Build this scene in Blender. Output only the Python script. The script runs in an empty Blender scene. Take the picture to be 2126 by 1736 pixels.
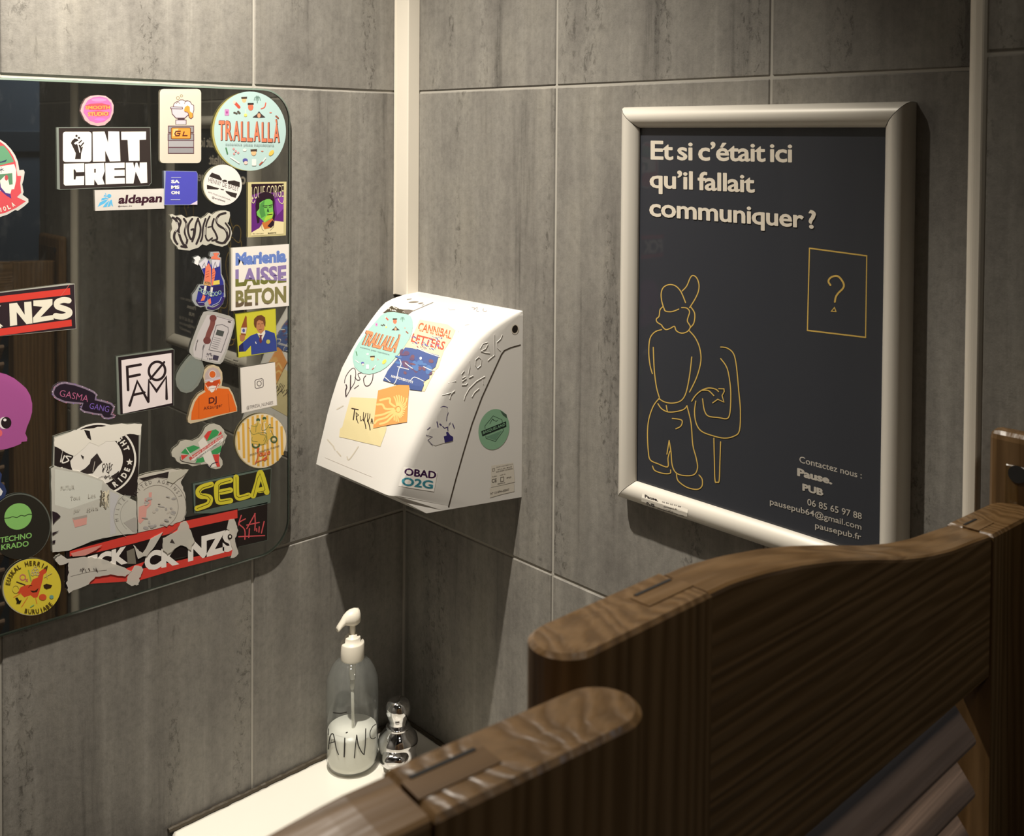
import bpy, bmesh, math, random
from mathutils import Vector, Matrix
from mathutils.bvhtree import BVHTree
from mathutils.geometry import tessellate_polygon
random.seed(4)
S = bpy.context.scene
COL = S.collection
Z0 = 1.69            # height of the camera above the floor

# ---------------------------------------------------------------- camera
CX, CY, YAW, PITCH, ROLL, F, PX, PY = -0.8941, -1.1844, 0.8038, -0.0213, 0.0076, 2138.4452, 1101.9, 330.5068
O = Vector((CX, CY, Z0))
w_ = Vector((math.cos(YAW)*math.cos(PITCH), math.sin(YAW)*math.cos(PITCH), math.sin(PITCH)))
r0 = Vector((math.sin(YAW), -math.cos(YAW), 0)); u0 = r0.cross(w_)
r_ = r0*math.cos(ROLL) + u0*math.sin(ROLL); u_ = r_.cross(w_)
cam = bpy.data.objects.new('camera', bpy.data.cameras.new('camera')); COL.objects.link(cam)
m = Matrix.Identity(4)
for i in range(3):
    m[i][0] = r_[i]; m[i][1] = u_[i]; m[i][2] = -w_[i]; m[i][3] = O[i]
cam.matrix_world = m
cd = cam.data
cd.sensor_width = 36; cd.lens = F*36/2126
cd.shift_x = -(PX-1063)/2126; cd.shift_y = (PY-868)/2126
cd.clip_start = 0.02; cd.clip_end = 30
cd.dof.use_dof = True; cd.dof.focus_distance = 1.2; cd.dof.aperture_fstop = 20
S.camera = cam

# ---------------------------------------------------------------- world, lights, exposure
W = bpy.data.worlds.new('world'); S.world = W; W.use_nodes = True
W.node_tree.nodes['Background'].inputs[0].default_value = (0.9, 0.95, 1, 1)
W.node_tree.nodes['Background'].inputs[1].default_value = 0.002
S.view_settings.view_transform = 'Standard'; S.view_settings.look = 'None'
S.view_settings.exposure = 0.0; S.view_settings.gamma = 1.0
S.view_settings.use_curve_mapping = False
def look(o, tgt):
    o.rotation_euler = (Vector(tgt)-Vector(o.location)).to_track_quat('-Z', 'Y').to_euler()
def spot(name, loc, tgt, energy, color, size, blend, radius):
    l = bpy.data.lights.new(name, 'SPOT'); l.energy = energy; l.color = color
    l.spot_size = size; l.spot_blend = blend; l.shadow_soft_size = radius
    o = bpy.data.objects.new(name, l); COL.objects.link(o); o.location = loc; look(o, tgt); return o
spot('ceiling_spot', (-.50, -.32, .75+Z0), (-.56, -.05, -.80+Z0), 134, (1, .925, .805), math.radians(111), 1.0, .014)
l = bpy.data.lights.new('corridor_light', 'AREA'); l.energy = 1.7; l.color = (1, .90, .76); l.size = .12
lo = bpy.data.objects.new('corridor_light', l); COL.objects.link(lo); lo.location = (-.62, -1.45, 2.42); look(lo, (-.5, -1.0, 0.6))

l2 = bpy.data.lights.new('door_fill_light', 'AREA'); l2.energy = 6; l2.color = (.72, .86, 1); l2.size = .3  # added fill, no known lamp: brightens the bluish door for the mirror
lo2 = bpy.data.objects.new('door_fill_light', l2); COL.objects.link(lo2); lo2.location = (.75, -2.45, 2.44); look(lo2, (.40, -2.8, 0.8))

# ---------------------------------------------------------------- helpers
def srgb(c):
    return tuple((v/255/12.92 if v/255 <= .04045 else ((v/255+.055)/1.055)**2.4) for v in c)
def ray(x, y): return w_ + r_*((x-PX)/F) + u_*((PY-y)/F)
def pl(x, y, ax, v):
    d = ray(x, y); return O + d*((v-O[ax])/d[ax])
MATS = {}
def pbr(name, col, rough=.5, metal=0., spec=.5, coat=0.):
    if name in MATS: return MATS[name]
    mt = bpy.data.materials.new(name); mt.use_nodes = True
    b = mt.node_tree.nodes['Principled BSDF']
    b.inputs['Base Color'].default_value = (*col, 1); b.inputs['Roughness'].default_value = rough
    b.inputs['Metallic'].default_value = metal; b.inputs['Specular IOR Level'].default_value = spec
    b.inputs['Coat Weight'].default_value = coat
    MATS[name] = mt; return mt
def ink(c, k=.84, rough=.42):
    n = 'ink_%d_%d_%d' % c
    return pbr(n, tuple(v*k for v in srgb(c)), rough, 0, .35)
def paper(c):
    """sticker stock: a little light comes through it"""
    n = 'stock_%d_%d_%d' % c
    if n in MATS: return MATS[n]
    mt = pbr(n, tuple(v*.84 for v in srgb(c)), .4, 0, .35); nt = mt.node_tree
    b = nt.nodes['Principled BSDF']; t = nt.nodes.new('ShaderNodeBsdfTranslucent')
    t.inputs[0].default_value = (*[v*.84 for v in srgb(c)], 1)
    mx = nt.nodes.new('ShaderNodeMixShader'); mx.inputs[0].default_value = .3
    nt.links.new(b.outputs[0], mx.inputs[1]); nt.links.new(t.outputs[0], mx.inputs[2])
    nt.links.new(mx.outputs[0], nt.nodes['Material Output'].inputs[0]); return mt
def link(name, me, parent=None, mats=()):
    o = bpy.data.objects.new(name, me); COL.objects.link(o)
    for q in mats: me.materials.append(q)
    if parent is not None: o.parent = parent
    return o
def mesh(name, vs, fs, mats=(), parent=None, smooth=False, mi=None):
    me = bpy.data.meshes.new(name); me.from_pydata([tuple(v) for v in vs], [], fs); me.update()
    if smooth: me.shade_smooth()
    if mi:
        for p, k in zip(me.polygons, mi): p.material_index = k
    return link(name, me, parent, mats)
def bmo(name, bm, mats, parent=None, smooth=False):
    bmesh.ops.recalc_face_normals(bm, faces=bm.faces)
    me = bpy.data.meshes.new(name); bm.to_mesh(me); bm.free()
    if smooth:
        me.shade_smooth()
    return link(name, me, parent, mats if isinstance(mats, (list, tuple)) else [mats])
def tag(o, label=None, cat=None, group=None, kind=None):
    if label: o['label'] = label
    if cat: o['category'] = cat
    if group: o['group'] = group
    if kind: o['kind'] = kind
    return o
def empty(name, loc, label, cat, group=None):
    o = bpy.data.objects.new(name, None); COL.objects.link(o); o.location = loc; o.empty_display_size = .05
    return tag(o, label, cat, group)
def adopt(child, root):
    child.parent = root; child.matrix_parent_inverse = Matrix.Translation(-Vector(root.location)); return child
def box(bm, lo, hi, bev=0., seg=2):
    v = [bm.verts.new((x, y, z)) for x in (lo[0], hi[0]) for y in (lo[1], hi[1]) for z in (lo[2], hi[2])]
    fs = [bm.faces.new([v[i] for i in q]) for q in ((0,1,3,2),(4,6,7,5),(0,4,5,1),(2,3,7,6),(0,2,6,4),(1,5,7,3))]
    if bev:
        es = list({e for f in fs for e in f.edges})
        bmesh.ops.bevel(bm, geom=es, offset=bev, segments=seg, affect='EDGES', profile=.5)
def lathe(bm, prof, c=(0,0,0), n=40, axis=None):
    rings = []
    M = Matrix.Identity(3)
    if axis is not None: M = Vector((0,0,1)).rotation_difference(Vector(axis)).to_matrix()
    c = Vector(c)
    for r, z in prof:
        if r < 1e-6: rings.append([bm.verts.new(c + M@Vector((0,0,z)))])
        else: rings.append([bm.verts.new(c + M@Vector((r*math.cos(2*math.pi*i/n), r*math.sin(2*math.pi*i/n), z))) for i in range(n)])
    for a, b in zip(rings, rings[1:]):
        for i in range(n):
            j = (i+1) % n
            if len(a) == 1 and len(b) == 1: continue
            if len(a) == 1: bm.faces.new((a[0], b[i], b[j]))
            elif len(b) == 1: bm.faces.new((a[i], a[j], b[0]))
            else: bm.faces.new((a[i], a[j], b[j], b[i]))
def tube(bm, pts, rad, n=10):
    pts = [Vector(p) for p in pts]; rings = []
    for i, p in enumerate(pts):
        t = (pts[min(i+1, len(pts)-1)]-pts[max(i-1, 0)]).normalized()
        a = t.orthogonal().normalized() if i == 0 else (rings[-1][1]-t*rings[-1][1].dot(t)).normalized()
        b = t.cross(a); rr = rad[i] if isinstance(rad, (list, tuple)) else rad
        rings.append(([bm.verts.new(p+a*rr*math.cos(2*math.pi*k/n)+b*rr*math.sin(2*math.pi*k/n)) for k in range(n)], a))
    for (A, _), (B, _) in zip(rings, rings[1:]):
        for k in range(n): bm.faces.new((A[k], A[(k+1) % n], B[(k+1) % n], B[k]))
    bm.faces.new(rings[0][0][::-1]); bm.faces.new(rings[-1][0])
def extrude_profile(bm, pts, axis, a, b):
    """closed 2D profile swept along one axis from a to b"""
    def P(p, t):
        q = [p[0], p[1]]; q.insert(axis, t); return q
    A = [bm.verts.new(P(p, a)) for p in pts]; B = [bm.verts.new(P(p, b)) for p in pts]; n = len(pts)
    for i in range(n): bm.faces.new((A[i], A[(i+1) % n], B[(i+1) % n], B[i]))
    bm.faces.new(A[::-1]); bm.faces.new(B)

# ---------------------------------------------------------------- materials
def nodes(mt):
    nt = mt.node_tree; return nt, nt.nodes, nt.links, nt.nodes['Principled BSDF']
def ramp(N, stops):
    r = N.new('ShaderNodeValToRGB'); e = r.color_ramp.elements
    while len(e) < len(stops): e.new(.5)
    for q, (p, c) in zip(e, stops): q.position = p; q.color = (*c, 1)
    return r
def tile_mat():
    mt = pbr('concrete_look_tile', (.17, .155, .13), .55); nt, N, L, b = nodes(mt)
    tc = N.new('ShaderNodeTexCoord'); oi = N.new('ShaderNodeObjectInfo')
    off = N.new('ShaderNodeVectorMath'); off.operation = 'SCALE'; off.inputs[0].default_value = (13.1, 7.7, 5.3)
    L.new(oi.outputs['Random'], off.inputs['Scale'])
    ad = N.new('ShaderNodeVectorMath'); ad.operation = 'ADD'
    L.new(tc.outputs['Object'], ad.inputs[0]); L.new(off.outputs[0], ad.inputs[1])
    def noise(sc, scale, det, rough, dist=0):
        mp = N.new('ShaderNodeMapping'); mp.inputs['Scale'].default_value = sc; L.new(ad.outputs[0], mp.inputs[0])
        n = N.new('ShaderNodeTexNoise'); n.inputs['Scale'].default_value = scale; n.inputs['Detail'].default_value = det
        n.inputs['Roughness'].default_value = rough; n.inputs['Distortion'].default_value = dist
        L.new(mp.outputs[0], n.inputs[0]); return n
    streak = noise((1, 1, .045), 30, 7, .66, .25)
    cloud = noise((1, 1, .6), 14, 8, .68)
    grain = noise((1, 1, .85), 120, 8, .8)
    crack = noise((1, 1, .20), 30, 10, .74, .6)
    wear = noise((1, 1, .10), 26, 3, .5, .3)
    chips = noise((1, 1, .55), 140, 6, .8, .5)
    r1 = ramp(N, [(.31, (.105, .098, .088)), (.41, (.182, .171, .153)), (.58, (.218, .206, .184)), (.70, (.272, .258, .232))])
    L.new(streak.outputs[0], r1.inputs[0])
    def mul(a, b_, fac):
        mx = N.new('ShaderNodeMix'); mx.data_type = 'RGBA'; mx.blend_type = 'MULTIPLY'; mx.inputs[0].default_value = fac
        L.new(a, mx.inputs[6]); L.new(b_, mx.inputs[7]); return mx.outputs[2]
    r2 = ramp(N, [(.3, (.72, .71, .72)), (.5, (1, 1, 1)), (.75, (1.15, 1.14, 1.1))]); L.new(cloud.outputs[0], r2.inputs[0])
    r3 = ramp(N, [(.30, (.70, .70, .70)), (.50, (1, 1, 1)), (.70, (1.18, 1.18, 1.18))]); L.new(grain.outputs[0], r3.inputs[0])
    r4 = ramp(N, [(.30, (.45, .44, .42)), (.36, (1, 1, 1)), (.62, (1, 1, 1)), (.70, (1.18, 1.17, 1.15))]); L.new(crack.outputs[0], r4.inputs[0])
    # narrow worn seams: chipped texture shows only inside vertical bands
    band = ramp(N, [(.57, (0, 0, 0)), (.64, (1, 1, 1))]); L.new(wear.outputs[0], band.inputs[0])
    chip = ramp(N, [(.40, (.42, .41, .40)), (.47, (1, 1, 1)), (.60, (1, 1, 1)), (.68, (1.35, 1.34, 1.3))]); L.new(chips.outputs[0], chip.inputs[0])
    wm = N.new('ShaderNodeMix'); wm.data_type = 'RGBA'; L.new(band.outputs[0], wm.inputs[0]); wm.inputs[6].default_value = (1, 1, 1, 1); L.new(chip.outputs[0], wm.inputs[7])
    c = mul(mul(mul(mul(r1.outputs[0], r2.outputs[0], .9), r3.outputs[0], .8), r4.outputs[0], .75), wm.outputs[2], .85)
    L.new(c, b.inputs['Base Color'])
    bp = N.new('ShaderNodeBump'); bp.inputs['Strength'].default_value = .25; bp.inputs['Distance'].default_value = .002
    a2 = N.new('ShaderNodeMath'); a2.operation = 'ADD'; L.new(crack.outputs[0], a2.inputs[0]); L.new(grain.outputs[0], a2.inputs[1])
    L.new(a2.outputs[0], bp.inputs['Height']); L.new(bp.outputs[0], b.inputs['Normal'])
    return mt
TILE = tile_mat()
GROUT = pbr('grout', (.37, .35, .31), .9)
def wood_mat(name, axis, dark, mid, light):
    mt = pbr(name, mid, .33, 0, .5); nt, N, L, b = nodes(mt)
    tc = N.new('ShaderNodeTexCoord'); mp = N.new('ShaderNodeMapping')
    sc = [1, 1, 1]; sc[axis] = .07; mp.inputs['Scale'].default_value = sc; L.new(tc.outputs['Object'], mp.inputs[0])
    warp = N.new('ShaderNodeTexNoise'); warp.inputs['Scale'].default_value = 9; warp.inputs['Detail'].default_value = 2
    L.new(mp.outputs[0], warp.inputs[0])
    sc2 = N.new('ShaderNodeVectorMath'); sc2.operation = 'SCALE'; sc2.inputs['Scale'].default_value = .07; L.new(warp.outputs[1], sc2.inputs[0])
    ad = N.new('ShaderNodeVectorMath'); ad.operation = 'ADD'; L.new(mp.outputs[0], ad.inputs[0]); L.new(sc2.outputs[0], ad.inputs[1])
    wv = N.new('ShaderNodeTexWave'); wv.wave_type = 'BANDS'; wv.bands_direction = 'Z' if axis == 0 else 'X'
    wv.inputs['Scale'].default_value = 40; wv.inputs['Distortion'].default_value = 9; wv.inputs['Detail'].default_value = 3; wv.inputs['Detail Scale'].default_value = 1.2
    L.new(ad.outputs[0], wv.inputs[0])
    fn = N.new('ShaderNodeTexNoise'); fn.inputs['Scale'].default_value = 160; fn.inputs['Detail'].default_value = 5
    L.new(mp.outputs[0], fn.inputs[0])
    r1 = ramp(N, [(.0, dark), (.45, mid), (1, light)]); L.new(wv.outputs[1], r1.inputs[0])
    r2 = ramp(N, [(.3, (.6, .6, .6)), (.6, (1.1, 1.1, 1.1))]); L.new(fn.outputs[0], r2.inputs[0])
    mx = N.new('ShaderNodeMix'); mx.data_type = 'RGBA'; mx.blend_type = 'MULTIPLY'; mx.inputs[0].default_value = .5
    L.new(r1.outputs[0], mx.inputs[6]); L.new(r2.outputs[0], mx.inputs[7]); L.new(mx.outputs[2], b.inputs['Base Color'])
    bp = N.new('ShaderNodeBump'); bp.inputs['Strength'].default_value = .3; bp.inputs['Distance'].default_value = .001
    L.new(wv.outputs[1], bp.inputs['Height']); L.new(bp.outputs[0], b.inputs['Normal'])
    return mt
WD = ((.125, .068, .025), (.160, .090, .036), (.190, .110, .047))
WOOD_X = wood_mat('brown_wood_along', 0, *WD)
WOOD_Z = wood_mat('brown_wood_upright', 2, *WD)
WHITE = pbr('white_plastic', (.62, .60, .57), .35)
TRIM = pbr('cream_plastic', (.70, .65, .56), .4)
CERAMIC = pbr('white_ceramic', (.82, .79, .71), .12, 0, .5, .4)
CHROME = pbr('chrome', (.72, .72, .74), .07, 1.)
BLACK = pbr('dark_gap', (.012, .011, .010), .8)
ALU = pbr('satin_aluminium', (.62, .585, .52), .42, .12)
EDGE = pbr('polished_glass_edge', (.11, .145, .12), .15, 0, .8)
DARK = pbr('dark_corridor_paint', (.05, .045, .045), .7)
def silver_mat():
    mt = pbr('aged_silvering', (.34, .33, .31), .015, 1.); return mt
SILVER = silver_mat()
def clear_mat(name, haze, hazecol, tint, ior=1.5, rough=.03, dust=0.):
    mt = bpy.data.materials.new(name); mt.use_nodes = True; nt = mt.node_tree; N = nt.nodes; L = nt.links; N.clear()
    out = N.new('ShaderNodeOutputMaterial'); tr = N.new('ShaderNodeBsdfTransparent'); tr.inputs[0].default_value = (*tint, 1)
    gl = N.new('ShaderNodeBsdfGlossy'); gl.inputs['Roughness'].default_value = rough
    lw = N.new('ShaderNodeLayerWeight'); lw.inputs[0].default_value = .5
    pw = N.new('ShaderNodeMath'); pw.operation = 'POWER'; pw.inputs[1].default_value = 4.5; L.new(lw.outputs['Facing'], pw.inputs[0])
    fr = N.new('ShaderNodeMath'); fr.operation = 'MULTIPLY_ADD'; fr.inputs[1].default_value = .85; fr.inputs[2].default_value = .035; L.new(pw.outputs[0], fr.inputs[0])
    df = N.new('ShaderNodeBsdfDiffuse'); df.inputs[0].default_value = (*hazecol, 1)
    m1 = N.new('ShaderNodeMixShader'); m2 = N.new('ShaderNodeMixShader'); m1.inputs[0].default_value = haze
    L.new(tr.outputs[0], m1.inputs[1]); L.new(df.outputs[0], m1.inputs[2])
    if dust:
        tc = N.new('ShaderNodeTexCoord'); mp = N.new('ShaderNodeMapping'); mp.inputs['Scale'].default_value = (1, 1, .35)
        ns = N.new('ShaderNodeTexNoise'); ns.inputs['Scale'].default_value = 45; ns.inputs['Detail'].default_value = 8; ns.inputs['Roughness'].default_value = .75
        L.new(tc.outputs['Object'], mp.inputs[0]); L.new(mp.outputs[0], ns.inputs[0])
        mr = N.new('ShaderNodeMapRange'); mr.inputs['From Min'].default_value = .55; mr.inputs['From Max'].default_value = .85
        mr.inputs['To Min'].default_value = haze; mr.inputs['To Max'].default_value = dust
        L.new(ns.outputs[0], mr.inputs[0]); L.new(mr.outputs[0], m1.inputs[0])
    L.new(fr.outputs[0], m2.inputs[0]); L.new(m1.outputs[0], m2.inputs[1]); L.new(gl.outputs[0], m2.inputs[2])
    L.new(m2.outputs[0], out.inputs[0]); return mt
PANE = clear_mat('mirror_glass', .012, (.7, .7, .66), (.97, .985, .975), 1.45, .02, .05)
BOTTLE = clear_mat('clear_bottle_plastic', .075, (.75, .78, .76), (.93, .95, .95), 1.45, .06)

# ---------------------------------------------------------------- room shell
FLOOR, CEIL = 0.0, 2.5
ZJ = [0.0, .5523, 1.1523, 1.7523, 2.3523, 2.5]
def structure(o): o['kind'] = 'structure'; return o
def slab(name, lo, hi, mat):
    bm = bmesh.new(); box(bm, lo, hi); return structure(bmo(name, bm, mat))
G = .0030
def tile_wall(wall, us, zs, place, rot):
    cache = {}
    for a, b in zip(us, us[1:]):
        for c, d in zip(zs, zs[1:]):
            wd, ht = abs(b-a)-G, d-c-G
            if wd < .01 or ht < .01: continue
            key = (round(wd, 4), round(ht, 4))
            if key not in cache:
                bm = bmesh.new(); box(bm, (-wd/2, 0, -ht/2), (wd/2, .008, ht/2), .0012, 1)
                bmesh.ops.recalc_face_normals(bm, faces=bm.faces)
                me = bpy.data.meshes.new('tile'); bm.to_mesh(me); bm.free(); me.materials.append(TILE); cache[key] = me
            o = bpy.data.objects.new('tile', cache[key]); COL.objects.link(o)
            j = random.uniform(-.0003, .0003)
            o.location = place((a+b)/2, (c+d)/2, j); o.rotation_euler = (0, 0, rot); o.parent = wall
# left wall (faces -y): grout bed, tiles proud of it
wl = slab('wall_left', (-1.3, .0016, 0), (.08, .09, CEIL), GROUT)
tile_wall(wl, [-1.3, -1.1405, -.8405, -.5405, -.2405, 0.0], ZJ, lambda u, z, j: (u, 0+j, z), 0)
wr = slab('wall_right', (.0016, -.868, 0), (.09, .0016, CEIL), GROUT)
tile_wall(wr, [0, -.3001, -.6039, -.8675], ZJ, lambda u, z, j: (0+j, u, z), -math.pi/2)
# wall return beside the doorway (faces +y) and the jamb that faces -x
XT, YT, YE = -.152, -.8675, -1.054
wj = slab('wall_jamb', (XT+.0016, YE, 0), (.09, YT-.0016, CEIL), GROUT)
tile_wall(wj, [YT-.012, YE], ZJ, lambda u, z, j: (XT+j, u, z), -math.pi/2)
tile_wall(wj, [XT+.010, -.003], ZJ, lambda u, z, j: (u, YT+j, z), math.pi)
# the other sides of the washroom, unseen but there
ws = slab('wall_side', (-1.39, -.95, 0), (-1.3, .09, CEIL), TILE)
wj2 = slab('wall_jamb_left', (-1.3, YE, 0), (-1.115, YT, CEIL), TILE)
slab('ceiling', (-2.4, -3.1, CEIL), (1.6, .09, CEIL+.05), pbr('ceiling_paint', (.12, .115, .11), .9))
fl = slab('floor', (-2.4, -3.1, -.05), (1.6, .09, 0), pbr('floor_grey', (.10, .095, .085), .6))
slab('wall_corridor', (.09, -1.0, 0), (1.6, YE, CEIL), DARK)
slab('wall_corridor_left', (-2.4, YE, 0), (-1.3, -1.0, CEIL), DARK)
slab('wall_far', (-2.4, -3.1, 0), (1.6, -2.95, CEIL), DARK)
slab('wall_end', (1.55, -2.95, 0), (1.6, YE, CEIL), DARK)
slab('wall_end_left', (-2.4, -2.95, 0), (-2.35, YE, CEIL), DARK)
# bluish door at the far end of the corridor, met only in the mirror
dr = slab('door_1', (.30, -2.95, 0), (.50, -2.90, 2.10), pbr('blue_grey_door', (.20, .24, .30), .5))
bm = bmesh.new(); box(bm, (.29, -2.905, 1.62), (.51, -2.885, 1.70), .004); box(bm, (.29, -2.905, .9), (.51, -2.885, .98), .004)
dq = bmo('door_rail', bm, pbr('blue_grey_rail', (.10, .12, .15), .5)); dq.parent = dr
slab('curtain_1', (.07, -2.95, 0), (.27, -2.93, 2.5), pbr('plum_curtain', (.075, .05, .075), .9))  # plum curtain, built as a flat slab
# trims
bm = bmesh.new(); box(bm, (-.0205, -.0308, Z0-.2245), (0, -.0002, CEIL), .0012, 2)
box(bm, (-.0222, -.0020, Z0-.2245), (-.0195, -.0002, CEIL), .0005, 1)
structure(bmo('trim_1', bm, TRIM))
bm = bmesh.new()
pr = [(XT+.009, YT+.0005)] + [(XT+.007-.0085*math.sin(a), YT-.0075+.0085*math.cos(a)) for a in [i*math.pi/16 for i in range(9)]] + [(XT-.0015, YT-.0105), (XT+.004, YT-.0105)]
extrude_profile(bm, pr, 2, 0, CEIL)
structure(bmo('trim_2', bm, TRIM))

# ---------------------------------------------------------------- flat artwork laid on real surfaces
class Plane:
    def __init__(s, ax, v, sgn=-1): s.ax, s.v, s.sgn = ax, v, sgn
    fine = None
    def __call__(s, x, y, off): return pl(x, y, s.ax, s.v + s.sgn*off)
class Skin:
    """lays points on a mesh: pixel ray, then pushed off along the surface normal"""
    fine = 4.5
    def __init__(s, *objs):
        vs, fs = [], []
        for o in objs:
            k = len(vs); mw = o.matrix_world
            vs += [mw @ v.co for v in o.data.vertices]; fs += [[i+k for i in p.vertices] for p in o.data.polygons]
        s.t = BVHTree.FromPolygons(vs, fs); s.cache = {}
    def __call__(s, x, y, off):
        d = ray(x, y).normalized(); h = s.t.ray_cast(O, d)
        if h[0] is None:
            h = s.t.find_nearest(O + d*1.25)
        n = h[1]
        if n.dot(d) > 0: n = -n
        return h[0] + n*off
CR = dict(g=(0, 0, 1), c1=(0, 140, 5.106), c2=(310, 160, 5.425), c3=(0, 460, 5.106), c4=(330, 420, 5.787), c5=(330, 640, 5.787), c6=(0, 760, 5.106),
          c7=(90, 860, 4.568), c8=(330, 860, 5.427), c9=(0, 980, 4.568), d2=(640, 590, 6.677), d3=(640, 800, 6.2), d4=(860, 600, 6.944),
          d5=(820, 820, 6.431), p7=(1270, 180, 3.221), p8=(1270, 900, 3.221), q1=(1270, 540, 3.339), q2=(1570, 480, 5.786), b1=(640, 1240, 4.34))
def glyphs(txt, bold, res=3, sc=1., sw=1.):
    cu = bpy.data.curves.new('t', 'FONT'); cu.body = txt; cu.size = 1; cu.offset = bold; cu.resolution_u = res; cu.fill_mode = 'BOTH'; cu.space_character = sc; cu.space_word = sw
    o = bpy.data.objects.new('t', cu); COL.objects.link(o)
    dg = bpy.context.evaluated_depsgraph_get(); dg.update()
    me = bpy.data.meshes.new_from_object(o.evaluated_get(dg))
    vs = [(v.co.x, v.co.y) for v in me.vertices]; fs = [list(p.vertices) for p in me.polygons]
    bpy.data.objects.remove(o); bpy.data.curves.remove(cu); bpy.data.meshes.remove(me)
    return vs, fs
class Art:
    def __init__(s, surf, crop='g', lift=.0003):
        s.surf = surf; s.crop(crop); s.V = []; s.Fc = []; s.MI = []; s.mats = []; s.lift = lift; s.k = 0
    def crop(s, c): s.o = CR[c]; return s
    def mat(s, c, base=False):
        mt = c if not isinstance(c, tuple) else (paper(c) if base and not s.surf.fine else ink(c))
        if mt not in s.mats: s.mats.append(mt)
        return s.mats.index(mt)
    def add(s, pts, faces, c, base=False, ramp=None):
        """pts in crop pixels"""
        ox, oy, sc = s.o; P = [(ox+x/sc, oy+y/sc) for x, y in pts]; k = s.mat(c, base)
        off = s.lift + .00001*s.k; s.k += 1
        if ramp: s.k += int(len(pts)*2e-7/1e-5)
        if s.surf.fine:
            bm = bmesh.new(); vs = [bm.verts.new((x, y, 0)) for x, y in P]
            for f in faces:
                try: bm.faces.new([vs[i] for i in f])
                except ValueError: pass
            bmesh.ops.triangulate(bm, faces=bm.faces)
            for _ in range(5):
                es = [e for e in bm.edges if e.calc_length() > s.surf.fine]
                if not es: break
                bmesh.ops.subdivide_edges(bm, edges=es, cuts=1); bmesh.ops.triangulate(bm, faces=bm.faces)
            bm.verts.index_update(); P = [(v.co.x, v.co.y) for v in bm.verts]; faces = [[v.index for v in f.verts] for f in bm.faces]; bm.free()
        b = len(s.V)
        if ramp and len(ramp) == len(P): s.V += [s.surf(x, y, off+e) for (x, y), e in zip(P, ramp)]
        else: s.V += [s.surf(x, y, off) for x, y in P]
        s.Fc += [[i+b for i in f] for f in faces]; s.MI += [k]*len(faces)
        return s
    def poly(s, c, pts, base=False):
        t = tessellate_polygon([[Vector((x, y, 0)) for x, y in pts]])
        s.add(pts, [list(q) for q in t], c, base)
        if base and not s.surf.fine:       # the thin cut edge of the sticker
            ox, oy, sc = s.o; n = len(pts); b = len(s.V); k = s.mat(c, True)
            for x, y in pts: s.V.append(s.surf(ox+x/sc, oy+y/sc, s.lift))
            for x, y in pts: s.V.append(s.surf(ox+x/sc, oy+y/sc, 0))
            for i in range(n): s.Fc.append([b+i, b+(i+1) % n, b+n+(i+1) % n, b+n+i]); s.MI.append(k)
        return s
    def line(s, c, w, pts, closed=False):
        """one continuous mitred ribbon with round ends"""
        h = w/2; P = [tuple(pts[0])]
        for q in pts[1:]:
            if math.hypot(q[0]-P[-1][0], q[1]-P[-1][1]) > 1e-3: P.append(tuple(q))
        if closed and math.hypot(P[0][0]-P[-1][0], P[0][1]-P[-1][1]) < 1e-3: P.pop()
        n = len(P)
        if n < 2: return s
        V, Fc = [], []
        for i in range(n):
            a = P[i-1] if (i or closed) else P[0]; b = P[(i+1) % n] if (i < n-1 or closed) else P[-1]
            d0 = (P[i][0]-a[0], P[i][1]-a[1]); d1 = (b[0]-P[i][0], b[1]-P[i][1])
            l0 = math.hypot(*d0); l1 = math.hypot(*d1)
            if l0 < 1e-6: d0, l0 = d1, l1
            if l1 < 1e-6: d1, l1 = d0, l0
            n0 = (-d0[1]/l0, d0[0]/l0); n1 = (-d1[1]/l1, d1[0]/l1); m = (n0[0]+n1[0], n0[1]+n1[1]); lm = math.hypot(*m)
            if lm < .25: m, k = n1, 1.
            else: m = (m[0]/lm, m[1]/lm); k = min(1.6, 1/max(.3, m[0]*n0[0]+m[1]*n0[1]))
            V += [(P[i][0]+m[0]*h*k, P[i][1]+m[1]*h*k), (P[i][0]-m[0]*h*k, P[i][1]-m[1]*h*k)]
        for i in range(n if closed else n-1):
            j = (i+1) % n; Fc.append([2*i, 2*j, 2*j+1, 2*i+1])
        if not closed and w > 2.5:
            for i, sg in ((0, 1), (n-1, -1)):
                x, y = P[i]; a0 = math.atan2(V[2*i][1]-y, V[2*i][0]-x); b = len(V)
                V += [(x+h*math.cos(a0+sg*k*math.pi/5), y+h*math.sin(a0+sg*k*math.pi/5)) for k in (1, 2, 3, 4)]; Fc.append([2*i, b, b+1, b+2, b+3, 2*i+1])
        N = len(V); return s.add(V, Fc, c, ramp=[min(i, 2*n)*2e-7 for i in range(N)])
    def curve(s, c, w, pts, closed=False, n=4):
        q = list(pts); out = []; N = len(q)
        if not closed: q = [q[0]]+q+[q[-1]]
        rng = range(N) if closed else range(N-1)
        for i in rng:
            a, b, d, e = (q[(i-1) % N], q[i], q[(i+1) % N], q[(i+2) % N]) if closed else (q[i], q[i+1], q[i+2], q[i+3])
            for j in range(n):
                t = j/n
                out.append(tuple(.5*(2*b[k]+(d[k]-a[k])*t+(2*a[k]-5*b[k]+4*d[k]-e[k])*t*t+(-a[k]+3*b[k]-3*d[k]+e[k])*t**3) for k in (0, 1)))
        if not closed: out.append(q[-1])
        return s.line(c, w, out, closed)
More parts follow.
